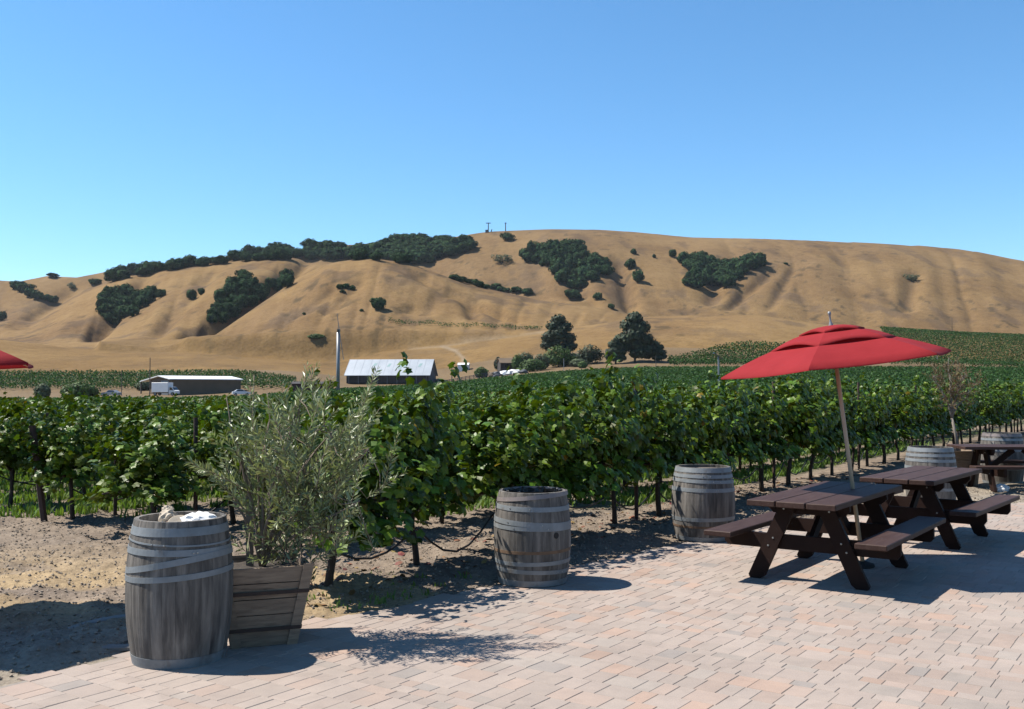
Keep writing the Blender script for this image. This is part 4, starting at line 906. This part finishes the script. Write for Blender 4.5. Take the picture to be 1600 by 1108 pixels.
# ------------------------------------------------------------------ far trees
def crown_mesh(name, lobes, n, size, mat, tm=CLUMP, seed=0, shell=0.6):
    r = np.random.default_rng(seed); P = []; Nn = []
    vol = np.array([l[3] * l[4] * l[5] for l in lobes]) ** (2 / 3); cnt = (n * vol / vol.sum()).astype(int)
    for (cx, cy, cz, rx, ry, rz), k in zip(lobes, cnt):
        d = r.normal(size=(k, 3)); d /= np.linalg.norm(d, axis=1, keepdims=True); rad = shell + (1.06 - shell) * r.random((k, 1)) ** 0.6
        P.append(np.array([cx, cy, cz]) + d * rad * [rx, ry, rz]); Nn.append(d + r.normal(0, 0.2, (k, 3)) + [0, 0, 0.1])
    P = np.concatenate(P); Nn = np.concatenate(Nn); ok = P[:, 2] > 0.02
    V, Fv = leaves(P[ok], Nn[ok], r.uniform(0.6, 1.3, ok.sum()) * size, tm)
    return np_mesh(name, V, Fv, MAT[mat])
def oak_lobes(r, w=5.0, h=8.0, low=0.9):
    L = [(0, 0, h * 0.48, w * 0.72, w * 0.72, h * 0.44)]
    for k in range(9):
        a = k * 0.72 + r.uniform(-.3, .3); q = r.uniform(0.35, 0.68) * w
        L.append((q * math.cos(a), q * math.sin(a), r.uniform(0.28, 0.74) * h, r.uniform(.26, .44) * w, r.uniform(.26, .44) * w, r.uniform(.17, .28) * h))
    return L
oak_p = []
for k in range(5):
    r = random.Random(40 + k)
    oak_p.append((crown_mesh('crown', oak_lobes(r), 1150, 0.85, 'oak', seed=k), MB().tube([(0, 0, -1.5), (0.1, 0, 1.2), (0.3, 0.1, 3.5)], [0.42, 0.33, 0.2], 6).mesh('trunk', MAT['bark'])))
pale_p = crown_mesh('crown', oak_lobes(random.Random(77)), 700, 0.62, 'oakpale', seed=9)
def oak(u, v, w, h, label, group=None, pale=False, cat='oak tree', ymin=0):
    """an oak whose crown foot stands at (u, v), w x h photo pixels"""
    X, Y, Z = ground_hit(u, v, 430, 868)
    if Y < ymin:
        Y = ymin + random.uniform(4, 16); X = sight(u, v, Y).x; Z = max(tz(X, Y), vz(v, Y) - 3.0)
    s_ = Y / FPX; root = empty('oak_tree', (X, Y, Z - 0.3), random.uniform(0, 6.28)); root.scale = (w * s_ / 9.6, w * s_ / 9.6, h * s_ / 7.8 )
    cm, tm = oak_p[random.randrange(5)]
    link('crown', pale_p if pale else cm, root); link('trunk', tm, root); tag(root, label, cat, group)
def inside(p, poly):
    c = False; n = len(poly)
    for i in range(n):
        (x1, y1), (x2, y2) = poly[i], poly[(i + 1) % n]
        if (y1 > p[1]) != (y2 > p[1]) and p[0] < (x2 - x1) * (p[1] - y1) / (y2 - y1) + x1: c = not c
    return c
def grove(poly, w, h, gap, label, group, vj=0.25, ymin=0):
    us = [p[0] for p in poly]; vs = [p[1] for p in poly]; pts = []
    tries = 0
    while tries < 4000:
        tries += 1; p = (random.uniform(min(us), max(us)), random.uniform(min(vs), max(vs)))
        if inside(p, poly) and all(math.hypot(p[0] - q[0], (p[1] - q[1]) * 1.7) > gap for q in pts): pts.append(p)
    for p in pts:
        k = random.uniform(1 - vj, 1 + vj); oak(p[0], p[1] + h * 0.45, w * k, h * k, label, group, ymin=ymin)
grove([(172, 436), (185, 424), (240, 416), (330, 405), (395, 395), (440, 388), (470, 393), (490, 380), (525, 381), (545, 390), (600, 381), (618, 374), (680, 371), (712, 372), (735, 378), (738, 386), (700, 395), (680, 402), (645, 408), (600, 400), (500, 400), (460, 398), (380, 401), (300, 411), (200, 428)], 27, 17, 8, 'dark oak in the long wooded band along the crest', 'oaks of the crest band')
grove([(160, 470), (172, 452), (195, 450), (212, 464), (236, 456), (238, 464), (212, 484), (178, 500), (160, 488)], 24, 20, 12, 'dark oak in the gully grove on the far left', 'oaks of the left gully')
grove([(328, 490), (348, 455), (372, 435), (395, 436), (400, 448), (460, 427), (458, 436), (400, 466), (350, 498), (330, 498)], 24, 20, 12, 'dark oak in the slanting gully grove left of the dome hill', 'oaks of the slanting gully')
grove([(22, 444), (34, 442), (60, 458), (92, 466), (75, 470), (45, 459)], 20, 13, 10, 'dark oak in the thin grove at the far left edge', 'oaks at the left edge')
grove([(812, 393), (850, 384), (905, 382), (918, 398), (955, 412), (952, 424), (922, 432), (900, 448), (884, 446), (872, 424), (848, 404), (815, 401)], 25, 19, 12, 'dark oak in the central grove below the summit', 'oaks of the central grove')
grove([(1065, 400), (1098, 397), (1115, 412), (1150, 410), (1190, 398), (1195, 406), (1162, 424), (1148, 442), (1082, 446), (1078, 436), (1098, 424), (1070, 410)], 25, 19, 12, 'dark oak in the right hand grove on the slope', 'oaks of the right grove')
grove([(700, 430), (722, 436), (760, 445), (830, 457), (800, 455), (740, 443)], 18, 9, 9, 'low dark oak in the thin line edging the dome hill', 'oaks of the thin line')
for u_, v_, w_, h_, lab in [(381, 437, 28, 18, 'round oak at the top of the slanting gully grove'), (299, 468, 20, 18, 'lone round oak between the two left gully groves'), (315, 461, 13, 13, 'small oak beside the lone oak between gully groves'), (252, 465, 20, 14, 'oak just right of the far left gully grove'),
        (531, 451, 14, 9, 'left one of the small oaks high on the dome hill'), (541, 450, 12, 9, 'middle one of the small oaks high on the dome hill'), (551, 453, 11, 9, 'right one of the small oaks high on the dome hill'), (535, 457, 12, 5, 'low bush below the small oaks on the dome hill'), (592, 494, 30, 22, 'lone spreading oak on the dome hill face'),
        (793, 376, 24, 14, 'lone oak just below the summit poles'), (895, 467, 32, 16, 'broad low oak below the central grove'), (934, 468, 17, 13, 'small round oak right of the broad low oak'), (985, 420, 22, 17, 'upper one of the two oaks right of the central grove'), (997, 441, 21, 22, 'lower one of the two oaks right of the central grove'),
        (847, 416, 11, 12, 'small oak under the left end of the central grove'), (955, 482, 14, 9, 'small leaning bush at the gully foot'), (990, 397, 11, 10, 'tiny oak high right of the central grove'), (1022, 403, 7, 7, 'tiniest bush right of the central grove'), (1051, 402, 16, 14, 'oak at the upper left tip of the right grove'), (82, 432, 22, 6, 'flat oak on the far left skyline'),
        (148, 445, 22, 11, 'oak left of the far left gully grove'), (2, 501, 20, 16, 'oak cut off by the left edge of the photo'), (475, 523, 7, 5, 'small dark bush low on the dome hill'), (565, 505, 8, 5, 'dark bush left below the lone spreading oak'), (1228, 413, 9, 4, 'low dark bush right of the right grove')]:
    oak(u_, v_, w_, h_, lab, 'scattered oaks on the hills')
oak(785, 411, 36, 15, 'pale grey green thicket left of the central grove', 'scattered oaks on the hills', True, 'thicket'); oak(112, 452, 14, 12, 'thin grey green bush on the far left slope', 'scattered oaks on the hills', True, 'bush'); oak(1424, 439, 26, 12, 'pale grey brush in the gully on the right slope', 'scattered oaks on the hills', True, 'bush')

def big_tree(name, u, vfoot, vtop, w, Y, mat, label, lobes, n, size, cat='tree', trunk=0.35, group=None):
    X = sight(u, VH, Y).x; Z = tz(X, Y); top = vz(vtop, Y); h = max(top - Z, 2.0); W = w * Y / FPX
    root = empty(name, (X, Y, Z)); tag(root, label, cat, group)
    L = [(a * W, b * W * 0.6, c * h, d * W, d * W * 0.8, e * h) for a, b, c, d, e in lobes]
    link('crown', crown_mesh('crown', L, n, size, mat, seed=int(u), shell=0.35), root)
    m = MB()
    m.tube([(0, 0, -0.5), (0.1, 0, h * 0.3), (0, 0, h * 0.75)], [trunk, trunk * 0.8, trunk * 0.25], 7)
    for a, b, c, d, e in lobes[:5]: m.tube([(0, 0, h * 0.2), (a * W * 0.6, b * W * 0.4, c * h * 0.8), (a * W, b * W * 0.6, c * h)], [trunk * 0.5, trunk * 0.3, 0.05], 5)
    m.build('trunk', MAT['bark'], root)
    return root
ELO = [(0.0, 0, 0.86, 0.20, 0.13), (-0.10, 0.1, 0.72, 0.26, 0.14), (0.14, 0, 0.68, 0.24, 0.15), (-0.02, 0, 0.52, 0.30, 0.15), (-0.26, 0, 0.46, 0.22, 0.12), (0.26, 0, 0.44, 0.22, 0.13), (0.0, 0.2, 0.34, 0.34, 0.13), (-0.32, 0, 0.27, 0.18, 0.13), (0.33, 0, 0.24, 0.18, 0.12), (0.1, 0, 0.18, 0.26, 0.10)]
big_tree('eucalyptus_tree', 873, 575, 490, 58, 322, 'euca', 'tall eucalyptus standing behind the shrubs right of the barn', ELO, 3200, 0.75)
big_tree('eucalyptus_tree', 992, 568, 486, 66, 300, 'euca', 'tallest dark eucalyptus of the clump left of the umbrella', ELO, 4200, 0.75)
big_tree('eucalyptus_tree', 962, 568, 527, 34, 298, 'euca', 'shorter eucalyptus on the left side of the tall one', ELO, 1600, 0.7)
big_tree('eucalyptus_tree', 1024, 568, 532, 38, 301, 'euca', 'shorter eucalyptus on the right side of the tall one', ELO, 1600, 0.7)
BLO = [(0.0, 0, 0.62, 0.40, 0.36), (-0.28, 0, 0.42, 0.26, 0.34), (0.28, 0, 0.45, 0.26, 0.34), (0.1, 0.2, 0.3, 0.36, 0.3), (-0.12, -0.2, 0.3, 0.3, 0.3)]
for u_, vf, vt, w_, Y_, mt, lab in [(873, 575, 538, 48, 300, 'shrub', 'large round green shrub under the left eucalyptus'), (922, 572, 537, 42, 303, 'euca', 'dark green rounded tree right of the large shrub'), (820, 576, 549, 34, 302, 'oakpale', 'silvery grey shrub left of the large round shrub'),
        (846, 577, 551, 24, 294, 'oakpale', 'grey green shrub in front of the large round shrub'), (832, 580, 560, 40, 288, 'shrub', 'bright green low shrub in front of the silvery one'), (808, 577, 553, 18, 300, 'shrub', 'narrow green shrub at the left end of the clump'), (905, 575, 560, 30, 296, 'oakpale', 'low grey shrub right of the large round shrub'),
        (910, 578, 566, 14, 286, 'shrub', 'small round green bush in front of the clump'), (779, 575, 557, 14, 306, 'euca', 'dark small tree over the brown farmhouse'), (752, 585, 573, 22, 285, 'shrub', 'yellow green bush beside the small white shed'), (890, 583, 556, 60, 306, 'shrub', 'wide green shrub mass behind the clump'),
        (125, 616, 597, 58, 208, 'shrub', 'broad green bush at the left by the dirt road'), (66, 616, 598, 24, 206, 'oakpale', 'brownish small bush left of the broad bush'), (494, 566, 553, 26, 398, 'shrub', 'green bush in the fold behind the barn knoll'), (225, 612, 595, 26, 262, 'oakpale', 'pale tree behind the open bay of the shed')]:
    big_tree('shrub', u_, vf, vt, w_, Y_, mt, lab, BLO, int(300 + w_ * 26), 0.5, 'shrub', 0.12)

# ------------------------------------------------------------------ farm buildings
def gable(name, u, Y, rz, L, W, eave, ridge, label, cat, wall, roofm, gablem, over=0.5, sink=0.4):
    X = sight(u, VH, Y).x; Z = tz(X, Y); root = empty(name, (X, Y, Z), rz); tag(root, label, cat); a, b = L / 2, W / 2
    MB().add([(-a, -b, -sink), (a, -b, -sink), (a, -b, eave), (-a, -b, eave), (-a, -b + .2, -sink), (a, -b + .2, -sink), (a, -b + .2, eave), (-a, -b + .2, eave)], [(0, 1, 2, 3), (5, 4, 7, 6), (1, 5, 6, 2), (4, 0, 3, 7), (3, 2, 6, 7)]).build('front_wall', MAT[wall], root)
    MB().add([(-a, b, -sink), (a, b, -sink), (a, b, eave), (-a, b, eave), (-a, b - .2, -sink), (a, b - .2, -sink), (a, b - .2, eave), (-a, b - .2, eave)], [(1, 0, 3, 2), (4, 5, 6, 7), (5, 1, 2, 6), (0, 4, 7, 3), (2, 3, 7, 6)]).build('back_wall', MAT[wall], root)
    for sx in (-1, 1):
        x0, x1 = sx * (a - 0.02), sx * (a - 0.22); p = [(-b + .21, -sink), (b - .21, -sink), (b - .21, eave), (0, ridge - 0.05), (-b + .21, eave)]
        MB().add([(x0, q, r_) for q, r_ in p] + [(x1, q, r_) for q, r_ in p], [(0, 1, 2, 3, 4), (9, 8, 7, 6, 5)] + [(k, k + 5, (k + 1) % 5 + 5, (k + 1) % 5) for k in range(5)]).build('gable_wall', MAT[gablem], root)
    sl = (ridge - eave) / b
    for sy in (-1, 1):
        yo = sy * (b + over); zo = eave - sl * over
        rf = MB().add([(-a - over, sy * 0.0, ridge), (a + over, sy * 0.0, ridge), (a + over, yo, zo), (-a - over, yo, zo), (-a - over, sy * 0.0, ridge + .12), (a + over, sy * 0.0, ridge + .12), (a + over, yo, zo + .12), (-a - over, yo, zo + .12)],
                 [(0, 1, 2, 3), (7, 6, 5, 4), (0, 4, 5, 1), (1, 5, 6, 2), (2, 6, 7, 3), (3, 7, 4, 0)]).build('roof', MAT[roofm], root)
        ns = int(L / 2.2)
        for k in range(ns + 1):
            xx = -a - over + 0.05 + (L + 2 * over - 0.1) * k / ns
            MB().bar((xx, sy * 0.03, ridge + .14), (xx, yo, zo + .14), 0.035, 0.03).build('seam', MAT[roofm], rf)
    return root
bn = gable('barn', 612, 306, R(-7), 25.5, 11.0, 2.4, 6.9, 'long grey barn with pale tin roof and teal patches', 'barn', 'darkwall', 'roof', 'barnwall', 0.6)  # dark front wall stands in for the shadow inside the open bays
for xx, yy, w, l in ((-4.9, 0.28, 0.9, 1.1), (-0.4, 0.3, 0.8, 1.2), (3.3, 0.32, 0.9, 2.0), (4.9, 0.3, 0.8, 1.5), (9.3, 0.3, 0.8, 1.3), (-2.6, 0.7, 0.4, 1.2)):
    sl = 4.5 / 5.5; y0, y1 = -5.5 * yy, -5.5 * yy - l; z0, z1 = 6.9 + y0 * sl + 0.16, 6.9 + y1 * sl + 0.16
    MB().add([(xx, y0, z0), (xx + w, y0, z0), (xx + w * 0.4, y1, z1), (xx - w * 0.6, y1, z1)], [(3, 2, 1, 0)]).build('roof_patch', MAT['verdigris'], bn)
for k in range(9): MB().box((-12 + 3.0 * k, -5.62, 0.8), (0.25, 0.2, 3.0)).build('wall_post', MAT['barnwall'], bn)
MB().box((12.72, 0.3, 4.6), (0.1, 1.2, 1.2)).build('loft_window', MAT['darkwall'], bn)
rs = gable('red_shed', 489, 232, R(4), 9.0, 4.5, 2.3, 2.75, 'low dark red board shed half hidden behind the olive', 'shed', 'redshed', 'darkwall', 'redshed', 0.3)
for k in range(12): MB().box((-4.4 + 0.8 * k, -2.29, 1.0), (0.06, 0.06, 2.5)).build('batten', MAT['darkwall'], rs)
ws = gable('white_shed', 724.5, 318, R(-5), 3.5, 2.6, 1.7, 2.3, 'small white shed alone right of the barn', 'shed', 'white', 'white', 'white', 0.15)
MB().box((0.4, -1.32, 0.7), (0.8, 0.06, 1.6)).build('door', MAT['barnwall'], ws)
fh = gable('farmhouse', 792, 303, R(15), 5.0, 4.0, 2.2, 3.5, 'small brown farmhouse at the left end of the shrubs', 'house', 'darkwall', 'tanwall', 'darkwall', 0.3)
MB().box((-0.6, -2.03, 1.2), (0.9, 0.06, 0.9)).build('window', MAT['glass'], fh)
# open farm shed: gable end to the camera, open bay on its left
sh = empty('farm_shed', (sight(251, VH, 248).x, 248, tz(sight(251, VH, 248).x, 248) - 0.15), R(-40)); tag(sh, 'wide tan farm shed with white roof and open bay', 'shed')
Ls, Ws, ea, ri = 20.0, 9.6, 4.0, 4.75
MB().add([(-4.8, 0, -.5), (4.8, 0, -.5), (4.8, 0, ea), (0, 0, ri - .1), (-4.8, 0, ea), (-4.8, .2, -.5), (4.8, .2, -.5), (4.8, .2, ea), (0, .2, ri - .1), (-4.8, .2, ea)], [(0, 1, 2, 3, 4), (9, 8, 7, 6, 5), (0, 4, 9, 5), (1, 6, 7, 2), (2, 7, 8, 3), (3, 8, 9, 4)]).build('gable_wall', MAT['tanwall'], sh)
for sx in (-1, 1): MB().box((sx * 4.7, Ls / 2 + .2, ea / 2 - .25), (0.2, Ls - .05, ea + .45)).build('side_wall', MAT['tanwall'], sh)
MB().box((0, Ls + .1, ea / 2 - .25), (9.1, 0.2, ea + .45)).build('back_wall', MAT['tanwall'], sh)
for sx in (-1, 1):
    xo = 5.3 if sx > 0 else -8.6; zo = ri - (ri - ea) * abs(xo) / 4.8
    MB().add([(0, -.8, ri), (0, Ls + .6, ri), (xo, Ls + .6, zo), (xo, -.8, zo), (0, -.8, ri + .2), (0, Ls + .6, ri + .2), (xo, Ls + .6, zo + .2), (xo, -.8, zo + .2)], [(0, 1, 2, 3), (7, 6, 5, 4), (0, 4, 5, 1), (1, 5, 6, 2), (2, 6, 7, 3), (3, 7, 4, 0)]).build('roof', MAT['white'], sh)
for yy in (-0.5, 6, 12.5, 19.5): MB().box((-8.4, yy, 1.5), (0.28, 0.28, 4.0)).build('bay_post', MAT['darkwall'], sh)
MB().box((2.0, -0.06, 1.7), (3.4, 0.08, 3.9)).build('roller_door', MAT['metal'], sh)
for k in range(6): MB().box((2.0, -0.12, 0.3 + 0.6 * k), (3.3, 0.04, 0.05)).build('door_rail', MAT['barnwall'], sh)

# vehicles at the farm
def wheel(root, x_, y_, r_, w=0.24):
    t = MB().lathe([(r_ * 0.55, -w / 2), (r_ * 0.95, -w / 2), (r_, -w / 3), (r_, w / 3), (r_ * 0.95, w / 2), (r_ * 0.55, w / 2)], 16).build('wheel', MAT['tyre'], root); t.location = (x_, y_, r_); t.rotation_euler = (math.pi / 2, 0, 0)
    MB().lathe([(0.001, w / 2 - .02), (r_ * 0.55, w / 2 - .01), (r_ * 0.55, -w / 2 + .01), (0.001, -w / 2 + .02)], 12).build('rim', MAT['metal'], t)
X = sight(259, VH, 236).x; tk = empty('box_truck', (X, 236, tz(X, 236) + 0.05), R(-14)); tag(tk, 'white box truck parked in front of the farm shed', 'truck')
MB().box((-0.9, 0, 1.95), (4.4, 2.2, 2.3), ch=0.05).build('cargo_box', MAT['white'], tk)
MB().box((-0.2, 0, 0.65), (6.0, 0.9, 0.22)).build('chassis', MAT['tyre'], tk)
prof = [(1.42, 0.5), (3.15, 0.5), (3.15, 1.15), (2.75, 1.3), (2.25, 2.05), (1.42, 2.1)]
cb = MB().add([(a, -0.95, b) for a, b in prof] + [(a, 0.95, b) for a, b in prof], [(0, 1, 2, 3, 4, 5), (11, 10, 9, 8, 7, 6)] + [(k, k + 6, (k + 1) % 6 + 6, (k + 1) % 6) for k in range(6)]).build('cab', MAT['white'], tk)
MB().add([(1.62, -0.97, 1.3), (2.62, -0.97, 1.3), (2.22, -0.97, 1.95), (1.62, -0.97, 1.95)], [(0, 1, 2, 3)]).build('side_window', MAT['glass'], cb)
MB().add([(2.76, -0.85, 1.34), (2.76, 0.85, 1.34), (2.29, 0.85, 2.02), (2.29, -0.85, 2.02)], [(0, 1, 2, 3)]).build('windscreen', MAT['glass'], cb)
for x_ in (-2.2, 2.4):
    for y_ in (-0.9, 0.9): wheel(tk, x_, y_, 0.42)
def car(u, Y, rz, matn, label):
    X = sight(u, VH, Y).x; c = empty('parked_car', (X, Y, tz(X, Y) + 0.02), rz); tag(c, label, 'car', 'cars parked at the farm')
    p = [(-2.1, 0.35), (2.1, 0.35), (2.15, 0.7), (1.9, 0.88), (0.95, 0.98), (0.35, 1.42), (-0.95, 1.45), (-1.65, 1.0), (-2.1, 0.9)]; m = len(p)
    wv = [0.85, .85, .85, .84, .80, .66, .66, .8, .83]
    b = MB().add([(a, -w, z_) for (a, z_), w in zip(p, wv)] + [(a, w, z_) for (a, z_), w in zip(p, wv)], [tuple(range(m)), tuple(range(m, 2 * m))[::-1]] + [(k, k + m, (k + 1) % m + m, (k + 1) % m) for k in range(m)]).build('body', MAT[matn], c)
    for sy in (-1, 1): MB().add([(0.75, sy * .805, 1.02), (0.30, sy * .685, 1.36), (-0.9, sy * .685, 1.38), (-1.35, sy * .79, 1.04)], [(0, 1, 2, 3)]).build('side_window', MAT['glass'], b)
    MB().add([(0.93, -.7, 1.01), (0.93, .7, 1.01), (0.40, .6, 1.40), (0.40, -.6, 1.40)], [(0, 1, 2, 3)]).build('windscreen', MAT['glass'], b)
    for x_ in (-1.3, 1.35):
        for y_ in (-0.78, 0.78): wheel(c, x_, y_, 0.31, 0.2)
car(174, 226, R(170), 'metal', 'silver car parked on the dirt road left of the shed'); car(377, 236, R(20), 'white', 'white car parked right of the farm shed')

# poles, wind machine, weather station
def pole(u, Y, vtop, r_, mat, label, arms=0, name='utility_pole'):
    X = sight(u, VH, Y).x; Z = tz(X, Y); h = vz(vtop, Y) - Z; root = empty(name, (X, Y, Z)); tag(root, label, 'pole', 'poles around the farm')
    MB().tube([(0, 0, -0.5), (0, 0, h)], [r_, r_ * 0.75], 8).build('mast', MAT[mat], root)
    for k in range(arms): MB().box((0, -0.12, h - 0.4 - 0.8 * k), (2.2, 0.12, 0.14)).build('cross_arm', MAT[mat], root)
for a in [(190, 236, 578, 0.10, 'wood_pole', 'thin utility pole behind the broad bush on the left'), (234, 238, 559, 0.13, 'wood_pole', 'tall utility pole in front of the open shed bay'), (706, 262, 572, 0.15, 'wood_pole', 'dark utility pole right of the barn'), (717, 280, 580, 0.12, 'wood_pole', 'thinner utility pole beside the small white shed'),
          (881, 258, 560, 0.09, 'metal', 'thin grey pole in front of the shrub clump'), (1025, 232, 556, 0.09, 'wood_pole', 'thin dark pole in front of the eucalyptus clump'), (1465, 285, 556, 0.10, 'metal', 'thin grey pole below the striped vineyard'), (1489, 425, 496, 0.14, 'wood_pole', 'thin pole on the crest of the striped vineyard')]: pole(*a)
def ridge_pole(u, vt, w, label, dish):
    X, Y, Z = ground_hit(u, 363 if u < 800 else 362, 700, 862); Y = 858; X = sight(u, 360, Y).x; Z = tz(X, Y); h = vz(vt, Y) - Z
    root = empty('antenna_mast', (X, Y, Z)); tag(root, label, 'mast')
    MB().tube([(0, 0, -1), (0, 0, h)], [0.45, 0.35], 6).build('mast', MAT['wood_pole'], root)
    MB().box((0, 0, h - 0.4), (w, 0.5, 0.6)).build('antenna', MAT['wood_pole'], root)
    if dish:
        MB().box((-1.5, 0, 0.9), (2.2, 2, 2.4)).build('equipment_hut', MAT['barnwall'], root)
        MB().tube([(2.2, 0, 0), (3.2, 0, 2.6)], 0.4, 6).build('brace', MAT['wood_pole'], root)
ridge_pole(763, 348, 4.2, 'antenna mast with wide top on the summit', True); ridge_pole(790, 348, 1.8, 'single short pole on the summit', False)
X = sight(528, VH, 150).x; Z = tz(X, 150); hub = vz(517, 150)
wm = empty('wind_machine', (X, 150, Z)); tag(wm, 'tall pale vineyard wind machine tower with two blades', 'wind machine')
MB().tube([(0, 0, -0.3), (0, 0, hub - Z - 0.2)], [0.30, 0.24], 12).build('tower', MAT['metal'], wm, smooth=True)
MB().box((0.05, 0, hub - Z + 0.05), (0.42, 0.7, 0.5), ch=0.08).build('gearbox', MAT['wood_pole'], wm)
for sg, tipx, tipz in ((1, -0.28, 2.6), (-1, 0.75, -4.4)):
    MB().add([(0.2, -0.5, hub - Z), (0.30, -0.5, hub - Z), (0.22 + tipx, -0.55, hub - Z + tipz), (0.15 + tipx, -0.55, hub - Z + tipz), (0.2, -0.56, hub - Z), (0.30, -0.58, hub - Z), (0.22 + tipx, -0.60, hub - Z + tipz), (0.15 + tipx, -0.60, hub - Z + tipz)], [(0, 1, 2, 3), (7, 6, 5, 4), (0, 4, 5, 1), (1, 5, 6, 2), (2, 6, 7, 3), (3, 7, 4, 0)]).build('blade', MAT['metal'], wm)
X = sight(1123, VH, 62).x; Z = tz(X, 62); h = vz(557, 62) - Z
wsn = empty('weather_station', (X, 62, Z)); tag(wsn, 'weather pole with tilted solar panel left of the umbrella', 'weather station')
MB().tube([(0, 0, 0), (0, 0, h)], 0.055, 8).build('mast', MAT['metal'], wsn)
MB().bar((-0.30, 0, h + 0.22), (0.22, 0, h - 0.18), 0.45, 0.04, (0.5, 0, 0.8)).build('solar_panel', MAT['glass'], wsn)
# fence and junk by the barn
fn = empty('rail_fence', (sight(690, VH, 284).x, 284, 0)); tag(fn, 'low grey paddock fence running right from the barn', 'fence')
for k in range(19):
    xx = 1.15 * k; Zf = tz(fn.location.x + xx, 284); MB().box((xx, 0, Zf + 0.6), (0.16, 0.16, 1.5)).build('fence_post', MAT['barnwall'], fn)
    if k < 18:
        Z2 = tz(fn.location.x + xx + 1.15, 284)
        for hh in (0.45, 0.85, 1.2): MB().bar((xx, -0.1, Zf + hh), (xx + 1.15, -0.1, Z2 + hh), 0.05, 0.16).build('rail', MAT['barnwall'], fn)
for k, (u_, w_, mt) in enumerate(((775, 2.4, 'barnwall'), (790, 1.6, 'white'), (806, 2.2, 'paper'), (816, 1.8, 'barnwall'), (769, 1.2, 'tanwall'))):
    X = sight(u_, VH, 281).x; crumple('junk_pile', (X, 281, tz(X, 281) + 0.4), (w_, 1.2, 0.9), 0.5, mt, ['grey heap of farm junk beside the fence', 'white heap of farm junk beside the fence', 'pale heap of rubble at the fence end', 'last grey heap right of the pale rubble', 'small tan heap left of the junk piles'][k], 'junk', 30 + k, 2)

# ------------------------------------------------------------------ the air
hz = bpy.data.materials.new('haze'); hz.use_nodes = True; hn = hz.node_tree.nodes; hn.remove(hn['Principled BSDF'])
pv = hn.new('ShaderNodeVolumePrincipled'); pv.inputs['Color'].default_value = (0.80, 0.88, 1.0, 1); pv.inputs['Density'].default_value = 0.00004; pv.inputs['Anisotropy'].default_value = 0.2
hz.node_tree.links.new(pv.outputs[0], hn['Material Output'].inputs['Volume'])
tag(MB().box((0, 0, 72.0), (3040, 3040, 150)).build('haze', hz), 'thin pale summer haze over the valley', kind='stuff')
